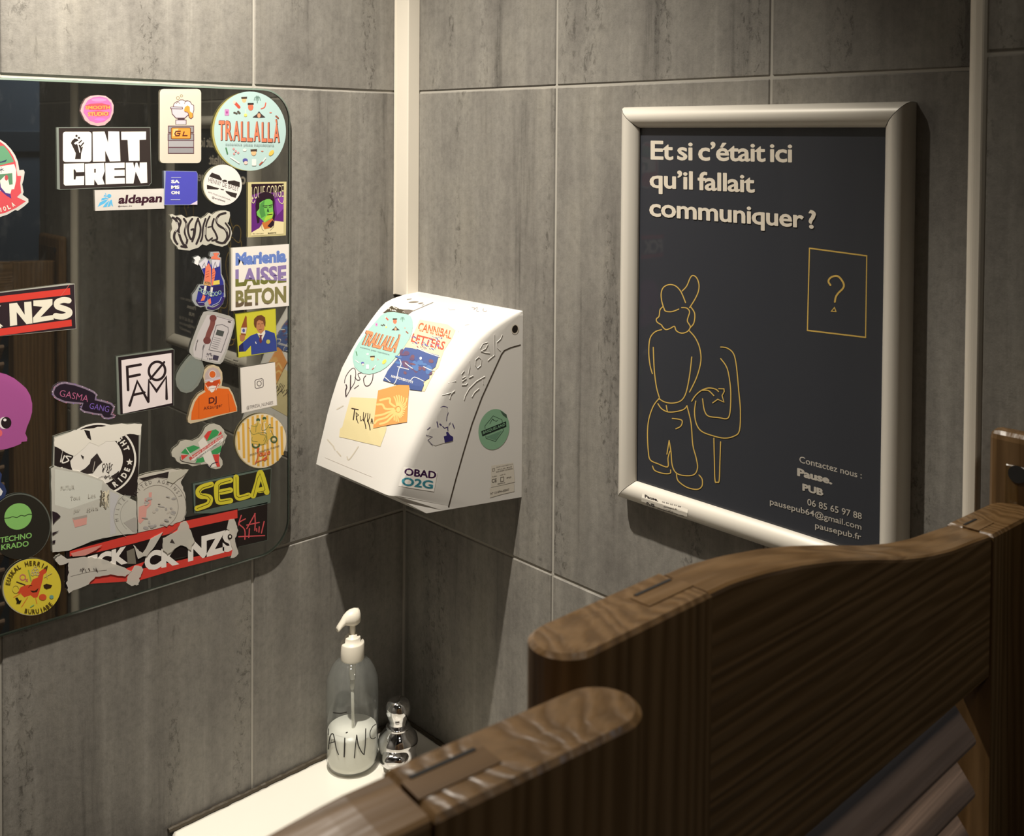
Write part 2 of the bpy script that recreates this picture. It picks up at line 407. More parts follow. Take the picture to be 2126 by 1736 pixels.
    def ell(s, c, cx, cy, rx, ry, rot=0, base=False, a0=0, a1=360, n=40):
        r = math.radians(rot); P = []
        full = a1-a0 >= 360
        for i in range(n if full else n+1):
            a = math.radians(a0+(a1-a0)*i/n); x, y = rx*math.cos(a), ry*math.sin(a)
            P.append((cx+x*math.cos(r)-y*math.sin(r), cy+x*math.sin(r)+y*math.cos(r)))
        return s.poly(c, P, base)
    def ring(s, c, w, cx, cy, rx, ry, rot=0, a0=0, a1=360, n=36):
        r = math.radians(rot); P = []; full = a1-a0 >= 360
        for i in range(n if full else n+1):
            a = math.radians(a0+(a1-a0)*i/n); x, y = rx*math.cos(a), ry*math.sin(a)
            P.append((cx+x*math.cos(r)-y*math.sin(r), cy+x*math.sin(r)+y*math.cos(r)))
        return s.line(c, w, P, full)
    def rrect(s, c, x0, y0, x1, y1, r, base=False):
        P = []
        for cx, cy, a in ((x1-r, y0+r, -90), (x1-r, y1-r, 0), (x0+r, y1-r, 90), (x0+r, y0+r, 180)):
            P += [(cx+r*math.cos(math.radians(a+t)), cy+r*math.sin(math.radians(a+t))) for t in (0, 30, 60, 90)]
        return s.poly(c, P, base)
    def rect(s, c, x0, y0, x1, y1): return s.poly(c, [(x0, y0), (x1, y0), (x1, y1), (x0, y1)])
    def text(s, c, txt, x0, y0, x1, y1, h, bold=.0, up=(0, -1), slant=0., fat=0., sc=1., sw=1.):
        vs, fs = glyphs(txt, bold, 3, sc, sw)
        if fat:
            n0 = len(vs); vb, fb = vs, fs; vs, fs = [], []
            for ex, ey in ((0, 0), (fat, 0), (-fat, 0), (0, fat*.8), (0, -fat*.8)):
                fs += [[i+len(vs) for i in f] for f in fb]; vs += [(x+ex, y+ey) for x, y in vb]
            rp = [int(i/n0)*1.5e-6 for i in range(len(vs))]
        else: rp = None
        a = min(v[0] for v in vs); b = max(v[0] for v in vs); dx, dy = (x1-x0)/(b-a), (y1-y0)/(b-a); hh = h/.729
        out = []
        for x, y in vs:
            x2 = x - a; out.append((x0+dx*x2+hh*y*up[0]+slant*hh*y, y0+dy*x2+hh*y*up[1]))
        return s.add(out, fs, c, ramp=rp)
    def arc(s, c, txt, cx, cy, rx, ry, a0, a1, h, bold=.02, inside=False):
        V, Fc = [], []; n = len(txt)
        for i, ch in enumerate(txt):
            if ch == ' ': continue
            vs, fs = glyphs(ch, bold, 2); a = math.radians(a0+(a1-a0)*(i+.5)/n)
            px, py = cx+rx*math.cos(a), cy+ry*math.sin(a); ux, uy = math.cos(a), math.sin(a)
            if inside: ux, uy = -ux, -uy
            tx, ty = -uy, ux
            mid = (min(v[0] for v in vs)+max(v[0] for v in vs))/2; b = len(V); hh = h/.729
            V += [(px+tx*(x-mid)*hh*.85+ux*y*hh, py+ty*(x-mid)*hh*.85+uy*y*hh) for x, y in vs]; Fc += [[q+b for q in f] for f in fs]
        return s.add(V, Fc, c)
    def done(s, name, label=None, cat=None, group=None, parent=None):
        o = mesh(name, s.V, s.Fc, s.mats, parent, mi=s.MI)
        return tag(o, label, cat, group)

# ---------------------------------------------------------------- mirror
MX0, MX1, MZ0, MZ1 = -.99, -.1915, Z0-.540, Z0+.0590
def rr_outline(x0, x1, z0, z1, r, n=10):
    P = []
    for cx, cz, a in ((x1-r, z1-r, 0), (x0+r, z1-r, 90), (x0+r, z0+r, 180), (x1-r, z0+r, 270)):
        P += [(cx+r*math.cos(math.radians(a+90*t/n)), cz+r*math.sin(math.radians(a+90*t/n))) for t in range(n+1)]
    return P
mir = empty('mirror', (-.59, 0, MZ0), 'large round-cornered wall mirror with dark reflection, covered in stickers', 'mirror')
ol = rr_outline(MX0, MX1, MZ0, MZ1, .040)
def ofs(P, d):
    cx, cz = (MX0+MX1)/2, (MZ0+MZ1)/2
    return rr_outline(MX0+d, MX1-d, MZ0+d, MZ1-d, .040-d)
o_ = mesh('silvered_back', [(x, -.0054, z) for x, z in ofs(ol, .0004)], [list(range(len(ol)))[::-1]], [SILVER]); adopt(o_, mir)
inn = ofs(ol, .0022)
o_ = mesh('glass_pane', [(x, -.0072, z) for x, z in inn], [list(range(len(ol)))[::-1]], [PANE]); adopt(o_, mir)
n = len(ol)
V = [(x, -.0004, z) for x, z in ol] + [(x, -.0058, z) for x, z in ol] + [(x, -.0071, z) for x, z in inn]
Fc = [[i, (i+1) % n, n+(i+1) % n, n+i] for i in range(n)] + [[n+i, n+(i+1) % n, 2*n+(i+1) % n, 2*n+i] for i in range(n)]
o_ = mesh('polished_edge', V, Fc, [EDGE]); tag(o_, 'greenish bevelled glass edge'); adopt(o_, mir)
MIR = Plane(1, -.0072)

# ---------------------------------------------------------------- hand dryer
def zz(v): return v + Z0
prof = [(0, -.2195), (-.022, -.2212), (-.0437, -.2250), (-.0555, -.2290), (-.064, -.2350), (-.0720, -.2425), (-.0799, -.2505), (-.0915, -.2630), (-.1032, -.2765), (-.115, -.2925),
        (-.126, -.3088), (-.1345, -.3275), (-.1423, -.3478), (-.1483, -.3660), (-.1533, -.3840), (-.1600, -.4070), (-.1655, -.4295)]
ybR = [-.2440, -.2440, -.2437, -.2433, -.2428, -.2423, -.2417, -.2400, -.2380, -.2350, -.231, -.227, -.2220, -.2155, -.2080, -.2000, -.1925]
YL = -.0345
dry = empty('hand_dryer', (0, -.14, zz(-.455)), 'white wall-mounted electric hand dryer with curved front, stickers and graffiti', 'hand dryer')
XR = [(-.2195, 0), (-.2212, -.010), (-.2250, -.020), (-.2290, -.029), (-.2350, -.040), (-.245, -.055), (-.273, -.079), (-.3025, -.1045), (-.3465, -.1278), (-.379, -.1455), (-.4125, -.159), (-.4295, -.1665)]
def xr(z):
    for (a, b), (c, d) in zip(XR, XR[1:]):
        if z >= c: return b+(d-b)*(z-a)/(c-a)
    return XR[-1][1]
def drows():
    rows = []
    for (x, z), yb in zip(prof, ybR):
        t = min(1, max(0, (-x)/.05)); r = .010*t + .0015
        ysd = -.2448; xe = xr(z); yb = -.2448+.3*abs(xe)+(.0006 if x == 0 else 0)
        # direction of the side surface from the front edge back to the wall
        L_ = Vector((0-xe, ysd-yb)); ln = L_.length or 1e-6; back = L_/ln if ln > 1e-5 else Vector((1, 0))
        row = []
        for k in range(7): row.append((x+(xe-x)*(k/6)**2.4, YL+.006 + (yb+r-YL-.006)*k/6, z))
        for q in (.25, .5, .75):
            A = Vector((xe, yb+r)); C = Vector((xe, yb)); B = Vector((xe, yb))+back*min(r*1.2, ln*.8)
            p = A*(1-q)**2 + C*2*q*(1-q) + B*q*q; row.append((p.x, p.y, z-.0005*q*(1 if z > -.24 else 0)))
        B = Vector((xe, yb))+back*min(r*1.2, ln*.8)
        for q in (0, .33, .66, 1.0):
            row.append((B.x+(0-B.x)*q, B.y+(ysd-B.y)*q, z-(.004*(1-abs(x)/.06) if z > -.235 else 0)*(1)))
        # left side
        lft = [(x, YL, z), (x + (.006 if x < -.01 else 0), YL-.0001+.0035, z)]
        rows.append([(0, YL+.0035, z), lft[1], (x, YL+.0025, z)] + row)
    return rows
rows = drows()
V, Fc = [], []
for rr in rows: V += [(x, y, zz(z)) for x, y, z in rr]
nc = len(rows[0])
for i in range(len(rows)-1):
    for j in range(nc-1):
        a = i*nc+j; Fc.append([a, a+1, a+nc+1, a+nc])
# lower lip: front edge slopes back and down to the flat underside
lo = [(0, YL+.0035), (-.118, YL+.0035), (-.1235, YL+.0025)] + [(-.1245, YL+.006+(-.1925-YL-.006)*k/6) for k in range(7)]
side = rows[-1][10:]
low = []
for j in range(nc):
    x, y, z = rows[-1][j]
    if j < 10: low.append((lo[j][0], y if j > 2 else lo[j][1], -.4565))
    else:
        q = (j-10)/(nc-1-10); bx = -.1235*(1-q); low.append((bx, -.2075+(-.2448+.2075)*q, -.4565))
b = len(V); V += [(x, y, zz(z)) for x, y, z in low]; a0 = (len(rows)-1)*nc
for j in range(nc-1): Fc.append([a0+j, a0+j+1, b+j+1, b+j])
Fc.append([b+j for j in range(nc)][::-1])
body = mesh('cover', V, Fc, [WHITE], smooth=True); adopt(body, dry)
bm = bmesh.new(); bm.from_mesh(body.data); bmesh.ops.recalc_face_normals(bm, faces=bm.faces)
bmesh.ops.triangulate(bm, faces=bm.faces)
for e in bm.edges:
    if len(e.link_faces) == 2 and e.calc_face_angle(0) > math.radians(38): e.smooth = False
bm.to_mesh(body.data); bm.free()
bpy.context.view_layer.update()
DS = Skin(body)
def dart(crop='g', z=0): return Art(DS, crop, .0002+.00015*z)
def dpart(a, name, label=None):
    o = a.done(name, None, None); 
    if label: o['label'] = label
    return adopt(o, dry)
SEAMC = (70, 60, 50)
dpart(dart('g').line(SEAMC, 2.4, [(1081, 716), (1060, 722), (1047, 728), (1041, 736), (1020, 782), (1000, 826), (980, 880), (962, 940), (946, 996), (931, 1053)]), 'cover_seam', 'thin dark joint line across the side')
dpart(dart('g').ell((30, 24, 20), 1068.5, 683, 6.2, 8.6, 12), 'screw_hole', 'dark round screw hole')
dpart(dart('g', 1).ring((215, 205, 190), 1.6, 1069, 683.5, 6.8, 9.2, 12), 'screw_hole_rim')
# glue-like raised writing on the side
bm = bmesh.new()
def relief(pts, w=.0006):
    P = []
    for x, y in pts: P.append(DS(860+x/6.944, 600+y/6.944, -.0001))
    tube(bm, P, w, 6)
for q in [[(1155, 655), (1150, 800), (1155, 940)], [(1270, 660), (1245, 720), (1190, 770), (1200, 850), (1240, 890)], [(1160, 950), (1110, 990), (1060, 1035)],
          [(1060, 770), (990, 790), (950, 860), (960, 900), (1030, 860), (1060, 800)], [(1060, 770), (1080, 850), (1120, 960)], [(960, 900), (1020, 920), (1090, 930)],
          [(930, 980), (885, 1020), (880, 1100), (910, 1145), (960, 1100), (970, 1020), (930, 980)],
          [(795, 1040), (800, 1130), (780, 1230), (790, 1280), (850, 1250)], [(720, 1180), (680, 1230), (690, 1290), (740, 1260)], [(750, 1290), (690, 1335)], [(685, 1388), (745, 1385), (770, 1355)],
          [(490, 1355), (600, 1330)], [(1020, 1260), (900, 1330), (790, 1440), (735, 1540), (720, 1600)], [(985, 1310), (995, 1375)], [(400, 1535), (490, 1510), (585, 1480)], [(585, 1460), (530, 1520), (512, 1585)],
          [(935, 1435), (870, 1490), (830, 1560)]]:
    relief(q)
adopt(tag(bmo('raised_writing', bm, WHITE), 'colourless raised glue writing'), dry)

POST = dart('d2')
def sticker(a, label, group=None): return a.done('sticker', label, 'sticker', group)
K = (45, 38, 40); WH = (250, 244, 238)
# torn black and white sticker on top
a = dart('d2'); a.poly((236, 228, 215), [(1110, 280), (1190, 225), (1400, 190), (1560, 175), (1700, 205), (1736, 250), (1610, 300), (1460, 372), (1380, 425), (1190, 392), (1035, 402)], True)
a.poly((72, 64, 50), [(1035, 402), (1150, 305), (1215, 320), (1300, 352), (1400, 355), (1462, 368), (1385, 425), (1280, 408), (1190, 392)])
for x in (1180, 1225, 1265, 1310): a.line((236, 228, 215), 9, [(x, 318), (x+48, 345)])
a.poly((112, 102, 94), [(1315, 355), (1465, 368), (1420, 400), (1345, 412)])
a.line((112, 102, 94), 7, [(1460, 372), (1600, 312), (1730, 256)])
a.ell((112, 102, 94), 1460, 252, 72, 12, -3); a.ell((112, 102, 94), 1560, 268, 38, 8, -8); a.line((112, 102, 94), 10, [(1370, 215), (1430, 208)]); a.line((112, 102, 94), 8, [(1575, 296), (1605, 286)])
sticker(a, 'torn black and white sticker folded over the top edge of the hand dryer')
dpart(dart('d4').line((170, 160, 155), 6, [(495, 280), (510, 305), (590, 300)]), 'pen_mark'); a = dart('d4'); a.curve((150, 140, 138), 6, [(830, 265), (870, 275), (860, 300), (910, 265), (900, 320), (930, 322)]); a.curve((150, 140, 138), 7, [(1000, 285), (990, 310), (1020, 328), (1045, 318)])
dpart(a, 'pen_writing'); dpart(dart('d4').line((170, 160, 155), 6, [(735, 525), (790, 512)]), 'pen_mark'); dpart(dart('d4').line((160, 150, 145), 4, [(640, 630), (646, 605)]), 'pen_mark')
TR = (232, 140, 100); TRD = (110, 70, 55)
def pizza(a, label, E, txt, capt, sc=1.):
    cx, cy, rx, ry, rot = E
    return a
# cream, red and blue sticker, worn
a = dart('g', 1); a.poly((226, 208, 172), [(872, 664), (930, 674), (946, 686), (938, 704), (922, 728), (917, 742), (910, 764), (905, 768), (893, 790), (882, 813), (850, 809), (796, 790), (804, 772), (838, 722), (858, 694)], True)
a.text((238, 95, 62), 'CANNIBAL', 867, 686, 936, 704, 17, .03, (.25, -1)); a.text((226, 88, 68), 'LETTERS', 853, 709, 921, 727, 17, .03, (.3, -1))
random.seed(11)
for _ in range(60):
    x, y = random.uniform(855, 915), random.uniform(698, 726); L_ = random.uniform(3, 9)
    a.line(random.choice([(110, 90, 150), (150, 80, 100), (240, 230, 215), (95, 105, 175)]), random.uniform(.8, 1.8), [(x, y), (x+L_*.6, y+L_*.5)])
a.poly((74, 92, 146), [(842, 722), (858, 724), (888, 732), (912, 739), (908, 752), (905, 762), (893, 772), (892, 786), (880, 793), (881, 800), (876, 812), (852, 809), (850, 800), (826, 799), (796, 790), (806, 770), (826, 745)])
for _ in range(34):
    x, y = random.uniform(826, 900), random.uniform(730, 775); 
    if y < 730+(x-840)*.2: continue
    a.ell(random.choice([(118, 84, 98), (104, 80, 108), (84, 118, 172)]), x, y, random.uniform(3, 9), random.uniform(2, 6), random.uniform(0, 60), n=9)
for q in [[(826, 762), (842, 766), (850, 768)], [(831, 747), (834, 757), (829, 768), (824, 790), (819, 798)], [(866, 724), (890, 734), (914, 742)], [(880, 762), (895, 769), (903, 770)], [(800, 784), (812, 794)], [(842, 754), (850, 761), (858, 766)], [(853, 792), (862, 784), (882, 793)]]:
    a.curve((240, 234, 226), 1.5, q)
a.ell((250, 250, 248), 874.5, 745, 2.6, 3, n=10)
a.text((235, 232, 228), 'NANFOVERTOYS', 813, 784, 858, 797, 5, .02, (.3, -1))
sticker(a, 'worn cream sticker with red letters over a scuffed blue block on the dryer front')
# round pale blue sticker
BLUE = (158, 198, 190)
def food(a, P, s):
    """small printed pictures scattered on the pale blue round stickers: (kind, x, y)"""
    for k, x, y, sc in P:
        sc *= s
        if k == 'face':
            a.ell((238, 190, 140), x, y, 26*sc, 34*sc); a.poly((75, 62, 52), [(x-34*sc, y-30*sc), (x+34*sc, y-34*sc), (x+32*sc, y-10*sc), (x-30*sc, y-8*sc)])
        elif k == 'brown':
            a.ell((214, 118, 90), x, y, 30*sc, 40*sc); a.poly((60, 52, 48), [(x-34*sc, y-46*sc), (x+34*sc, y-46*sc), (x+34*sc, y-26*sc), (x-34*sc, y-22*sc)])
        elif k == 'hat':
            a.poly((70, 62, 62), [(x-72*sc, y+28*sc), (x-20*sc, y-10*sc), (x, y-42*sc), (x+26*sc, y-10*sc), (x+72*sc, y+28*sc), (x, y+34*sc)]); a.ell((226, 165, 130), x, y+8*sc, 18*sc, 26*sc)
        elif k == 'ham':
            a.line((200, 88, 70), 34*sc, [(x-18*sc, y-18*sc), (x+26*sc, y+30*sc)]); a.ell((245, 205, 190), x-26*sc, y-26*sc, 16*sc, 18*sc)
        elif k == 'palm':
            a.line((110, 140, 130), 10*sc, [(x, y-10*sc), (x, y+42*sc)])
            for t in (-150, -110, -70, -30): a.curve((110, 140, 130), 8*sc, [(x, y-10*sc), (x+26*sc*math.cos(math.radians(t)), y-12*sc+26*sc*math.sin(math.radians(t))), (x+40*sc*math.cos(math.radians(t)), y+12*sc)])
        elif k == 'chili': a.curve((214, 100, 78), 12*sc, [(x+20*sc, y-34*sc), (x+6*sc, y+14*sc), (x-32*sc, y+32*sc)])
        elif k == 'can': a.rrect((200, 140, 190), x-25*sc, y-36*sc, x+25*sc, y+36*sc, 8*sc); a.ell((170, 80, 150), x, y, 12*sc, 14*sc)
        elif k == 'olive':
            for dx, dy in ((-20, 6), (18, -4), (0, 14), (30, 10)): a.ell((85, 80, 70), x+dx*sc, y+dy*sc, 13*sc, 10*sc, n=12)
        elif k == 'spoon': a.line((240, 236, 215), 5*sc, [(x, y-50*sc), (x, y)]); a.ell((240, 222, 120), x, y+14*sc, 18*sc, 18*sc)
        elif k == 'box': a.line((150, 90, 70), 18*sc, [(x-12*sc, y-12*sc), (x+12*sc, y+10*sc)])
        elif k == 'green': a.line((80, 130, 90), 16*sc, [(x-8*sc, y-30*sc), (x+8*sc, y+32*sc)])
        elif k == 'pinkd': 
            for dx, dy in ((-14, -20), (4, 0), (-10, 22), (26, 14)): a.ell((214, 160, 160), x+dx*sc, y+dy*sc, 10*sc, 10*sc, n=10)
        elif k == 'white': a.rrect((240, 238, 232), x-22*sc, y-34*sc, x+22*sc, y+34*sc, 8*sc)
        elif k == 'egg': a.ell((245, 240, 228), x, y, 18*sc, 14*sc)
        elif k == 'yellow': a.ell((240, 200, 95), x, y, 34*sc, 20*sc, -50)
        elif k == 'stick': a.line((244, 242, 236), 12*sc, [(x-38*sc, y-24*sc), (x+38*sc, y+28*sc)])
        elif k == 'violet': a.ell((90, 90, 165), x, y-10*sc, 26*sc, 20*sc); a.ell((235, 205, 195), x+6*sc, y+16*sc, 18*sc, 18*sc)
        elif k == 'knife': a.line((190, 90, 70), 12*sc, [(x-30*sc, y+30*sc), (x, y)]); a.line((235, 238, 236), 12*sc, [(x, y), (x+24*sc, y-30*sc)])
        elif k == 'dot': a.ell((222, 140, 120), x, y, 14*sc, 6*sc)
a = dart('d2', 3)
a.poly(BLUE, [(1190, 390), (1290, 408), (1380, 425), (1425, 450), (1448, 500), (1455, 590), (1435, 690), (1400, 770), (1330, 880), (1240, 990), (1150, 1095), (1080, 1160), (1000, 1210), (920, 1238), (850, 1253), (770, 1243), (700, 1205), (645, 1150),
               (625, 1080), (618, 1010), (640, 925), (690, 840), (745, 757), (800, 685), (850, 620), (930, 530), (1010, 440), (1055, 410), (1100, 395)], True)
food(a, [('brown', 1205, 520, .9), ('ham', 1092, 480, .6), ('palm', 1310, 490, .8), ('hat', 1215, 620, .8), ('can', 950, 565, .6), ('olive', 1035, 568, .8), ('spoon', 1085, 590, .7), ('dot', 1345, 612, .8), ('box', 1375, 675, .9), ('green', 675, 965, .8),
         ('egg', 828, 975, .9), ('face', 895, 1030, 1.), ('pinkd', 970, 1045, .5), ('yellow', 1060, 1080, 1.1), ('stick', 685, 1075, .7), ('violet', 760, 1105, .8), ('white', 828, 1150, .9), ('knife', 920, 1160, .9)], 1)
for c, dx in ((TRD, -7), (TR, 3)): a.text(c, 'TRALLALLÀ', 735+dx, 828, 1215+dx, 945, 195, .035, (.42, -.95))
a.text((120, 140, 140), 'autentica pizza napoletana', 725, 885, 1130, 990, 22, 0, (.2, -1))
sticker(a, 'pale blue round sticker with orange letters bent over the hand dryer front')
# marker signature
a = dart('d2')
for w, q in ((9, [(655, 1190), (620, 1165), (560, 1220), (515, 1300), (505, 1370)]), (9, [(655, 1190), (660, 1260), (640, 1370), (590, 1450), (540, 1540), (522, 1560)]), (16, [(525, 1560), (520, 1480), (535, 1430), (525, 1395)]), (15, [(590, 1265), (585, 1460)]),
             (10, [(650, 1290), (680, 1330), (720, 1320), (690, 1250), (740, 1230), (760, 1240)]), (11, [(900, 1250), (890, 1330), (850, 1400), (800, 1412), (775, 1370), (770, 1310), (800, 1270)]), (9, [(640, 1450), (700, 1405)])):
    a.curve((62, 46, 50), w, q)
dpart(a, 'marker_signature', 'black looping marker signature')
# pale yellow note
a = dart('d3', 1); a.poly((226, 212, 164), [(545, 155), (700, 160), (870, 170), (905, 180), (1010, 545), (1000, 600), (955, 720), (930, 790), (860, 770), (700, 735), (520, 690), (400, 665), (412, 560), (440, 540)], True)
for w, q in ((16, [(565, 300), (645, 315)]), (14, [(600, 310), (592, 380), (583, 445)]), (9, [(618, 350), (622, 450)]), (9, [(618, 360), (650, 385), (625, 410), (645, 490)]), (9, [(672, 400), (678, 460), (700, 440)]), (10, [(715, 350), (712, 460), (735, 410), (745, 360)]),
             (12, [(720, 440), (735, 500), (745, 560)]), (10, [(770, 360), (765, 470), (790, 420), (798, 370)]), (13, [(770, 450), (790, 520), (800, 575)]), (10, [(810, 490), (822, 430), (835, 495)]), (8, [(812, 465), (832, 468)])):
    a.curve((60, 45, 40), w, q)
sticker(a, 'pale yellow paper note with black spiky handwriting on the dryer')
for q in [[(250, 700), (330, 790)], [(325, 790), (345, 830)], [(370, 850), (420, 910)], [(500, 920), (520, 960), (580, 890), (645, 790)], [(370, 310), (450, 265)]]: dpart(dart('d3').curve((205, 196, 180), 14, q), 'scuff_mark')
a = dart('d3'); a.line((205, 196, 186), 3, [(220, 932), (500, 1050), (820, 1180)])
dpart(a, 'fine_scratch')
# orange sun card
OR = (226, 158, 92); OY = (244, 204, 132)
a = dart('d3', 4); a.poly(OR, [(905, 68), (1000, 42), (1130, 5), (1310, -40), (1290, 200), (1275, 475), (1050, 512), (840, 556), (870, 320)], True)
a.ell(OY, 1165, 312, 30, 40)
for q in [[(930, 195), (1050, 170), (1060, 230), (1120, 275)], [(890, 250), (960, 250), (1000, 305), (1105, 305)], [(870, 395), (960, 380), (1050, 345), (1120, 325)], [(862, 490), (900, 450), (1000, 420), (1060, 375), (1120, 345)], [(930, 500), (1010, 475), (1060, 430), (1130, 360)]]:
    a.curve(OY, 26, q)
for i in range(17):
    t = math.radians(-115+i*14.5 if i < 17 else 0); R_ = (170 if i < 6 else 110)+ (30 if 4 < i < 8 else 0)
    if i > 13: R_ = 150
    a.curve(OY, 16, [(1165+42*math.cos(t), 312+48*math.sin(t)), (1165+R_*.6*math.cos(t+.09), 312+R_*.75*math.sin(t+.09)), (1165+R_*.75*math.cos(t), 312+R_*1.05*math.sin(t))])
a.ring(OR, 8, 1165, 312, 30, 40)
sticker(a, 'small orange card with a pale wavy-rayed sun on the dryer')
# pixel lettering
a = dart('d5'); a.poly((246, 242, 236), [(120, 960), (340, 992), (568, 1032), (545, 1160), (520, 1292), (280, 1255), (45, 1215), (80, 1090)], True)
a.text((80, 40, 92), 'OBAD', 122, 1070, 548, 1118, 98, .0, (.08, -1), fat=.04); a.text((84, 170, 190), 'O2G', 84, 1200, 505, 1252, 108, .0, (.08, -1), fat=.04)
sticker(a, 'white rectangle with purple over turquoise pixel lettering on the dryer side')
a = dart('d5'); a.poly(WHITE, [(600, 160), (700, 165), (705, 260), (690, 350), (720, 400), (700, 480), (775, 560), (770, 620), (660, 640), (540, 678), (470, 650), (430, 600), (490, 560), (415, 530), (430, 470), (560, 440), (560, 300), (590, 200)], True)
for w, q in ((10, [(612, 165), (650, 152), (700, 165)]), (7, [(710, 235), (690, 300), (685, 350)]), (14, [(560, 360), (575, 430)]), (20, [(600, 390), (615, 405)]), (12, [(635, 420), (660, 445), (700, 430), (705, 470)]), (12, [(770, 385), (790, 440)]), (8, [(720, 395), (740, 370)]), (8, [(430, 465), (470, 430)]), (6, [(415, 540), (500, 560), (440, 600), (500, 670)])):
    a.line((74, 62, 110), w, q)
a.poly((52, 44, 110), [(650, 555), (690, 540), (680, 500), (705, 490), (735, 535), (775, 560), (772, 610), (720, 625), (665, 638)])
sticker(a, 'torn remains of a violet sticker on the dryer side')
# green round sticker
a = dart('d5'); GR = (136, 178, 146); GD = (38, 62, 50)
a.ell(GR, 1320, 460, 203, 275, 12, True)
a.line(GD, 7, [(1310, 280), (1425, 330), (1435, 370)]); a.line(GD, 7, [(1310, 280), (1200, 415), (1202, 450)]); a.line(GD, 7, [(1212, 550), (1215, 580), (1340, 622), (1445, 480), (1440, 450)])
a.poly((106, 146, 120), [(1225, 555), (1430, 475), (1340, 605), (1228, 570)]); a.line(GD, 6, [(1265, 385), (1300, 320), (1350, 355), (1370, 335)]); a.line(GD, 5, [(1300, 320), (1320, 345)])
a.poly((24, 40, 34), [(1150, 485), (1482, 352), (1486, 425), (1166, 553)]); a.text(GR, 'BASQUELAND', 1172, 526, 1470, 408, 38, .02, (0, -1)); a.poly((70, 92, 78), [(1402, 205), (1490, 262), (1492, 310), (1440, 270)])
sticker(a, 'mint green round sticker with dark hexagon and banner on the dryer side')
LG = (216, 209, 196); LK = (92, 86, 80)
a = dart('d5'); a.poly(LG, [(1285, 945), (1430, 925), (1578, 905), (1600, 1160), (1440, 1200), (1280, 1235)], True)
for t, x0, y0, x1, y1, h in (('GRUPO LINEA BEIRA ALTA', 1350, 975, 1572, 930, 13), ('MOD. SL-2002', 1370, 1008, 1475, 985, 16), ('MAXI', 1490, 982, 1560, 965, 16), ('220-240V 50/60Hz', 1350, 1038, 1570, 990, 16), ('CLASS II', 1295, 1100, 1360, 1088, 12), ('1640 W', 1400, 1078, 1475, 1062, 12), ('IP23', 1490, 1118, 1550, 1106, 20), ('CE', 1290, 1172, 1355, 1160, 50), ('MADE', 1370, 1195, 1470, 1175, 12)):
    a.text(LK, t, x0, y0, x1, y1, h, .015)
a.line(LK, 6, [(1410, 1100), (1450, 1092), (1450, 1150), (1410, 1160)], True); a.line(LK, 4, [(1300, 985), (1330, 980), (1325, 1015), (1300, 1018)], True)
sticker(a, 'pale silver rating plate sticker low on the dryer side beside the wall')
a = dart('d5'); a.poly(LG, [(1262, 1245), (1590, 1175), (1592, 1288), (1430, 1325), (1268, 1372)], True); a.text(LK, 'Nº 15-SPH-05847', 1275, 1335, 1525, 1278, 30, .03)
sticker(a, 'narrow silver serial number sticker at the dryer bottom corner')

# ---------------------------------------------------------------- framed poster
PY0, PY1, PZ0, PZ1 = -.4190, -.7570, zz(-.4080), zz(.0345)
po = empty('framed_poster', (0, (PY0+PY1)/2, PZ0), 'dark poster with white lettering and yellow line drawing in a silver snap frame', 'poster')
fp = [(0, 0), (0, .011), (.0022, .0165), (.0065, .0200), (.0115, .0208), (.0165, .0188), (.0205, .0150), (.0228, .0125), (.0232, .0095)]   # (inset, height)
def rail(c0, c1, i0, i1):
    """mitred rail between two outer corners; i: inward directions along the two axes"""
    V, Fc = [], []
    for d, h in fp:
        for c, (sy, sz) in ((c0, i0), (c1, i1)): V.append((-.0003-h, c[0]+sy*d, c[1]+sz*d))
    for k in range(len(fp)-1): Fc.append([2*k, 2*k+1, 2*k+3, 2*k+2])
    o = mesh('frame_rail', V, Fc, [ALU], smooth=True); adopt(o, po); return o
g = .0004
R1 = rail((PY0-g, PZ1), (PY1+g, PZ1), (-1, -1), (1, -1)); R2 = rail((PY0-g, PZ0), (PY1+g, PZ0), (-1, 1), (1, 1))
R3 = rail((PY0, PZ1-g), (PY0, PZ0+g), (-1, -1), (-1, 1)); R4 = rail((PY1, PZ1-g), (PY1, PZ0+g), (1, -1), (1, 1))
for y, z, sy, sz in ((PY0, PZ0, -1, 1), (PY0, PZ1, -1, -1), (PY1, PZ0, 1, 1), (PY1, PZ1, 1, -1)):
    bm = bmesh.new(); ys = sorted((y+sy*.0002, y+sy*.0045)); zs = sorted((z+sz*.0002, z+sz*.0045)); box(bm, (-.0125, ys[0], zs[0]), (-.0006, ys[1], zs[1]), .0008, 1)
    adopt(tag(bmo('frame_corner', bm, pbr('grey_corner_plastic', (.30, .28, .25), .5)), 'grey plastic corner piece'), po)
bm = bmesh.new(); box(bm, (-.0085, PY1+.003, PZ0+.003), (-.0004, PY0-.003, PZ1-.003)); bk = bmo('backing_board', bm, BLACK); adopt(bk, po)
NAVY = pbr('navy_print', (.031, .034, .043), .33, 0, .5, .35)
sh = mesh('poster_sheet', [(-.0092, PY0-.006, PZ0+.006), (-.0092, PY1+.006, PZ0+.006), (-.0092, PY1+.006, PZ1-.006), (-.0092, PY0-.006, PZ1-.006)], [[0, 1, 2, 3]], [NAVY]); adopt(sh, po)
PP = Plane(0, -.0093); CREAM = (232, 222, 205); GOLD = (214, 180, 96)
a = Art(PP, 'p7', .0001)
a.text(CREAM, 'Et si c’était ici', 260, 484, 1207, 503, 128, .010, fat=.014, sc=.955, sw=.66); a.text(CREAM, 'qu’il fallait', 253, 672, 957, 706, 124, .010, fat=.014, sc=.955, sw=.66)
a.text(CREAM, 'communiquer ?', 251, 862, 1366, 948, 124, .010, fat=.014, sc=.955, sw=.66)
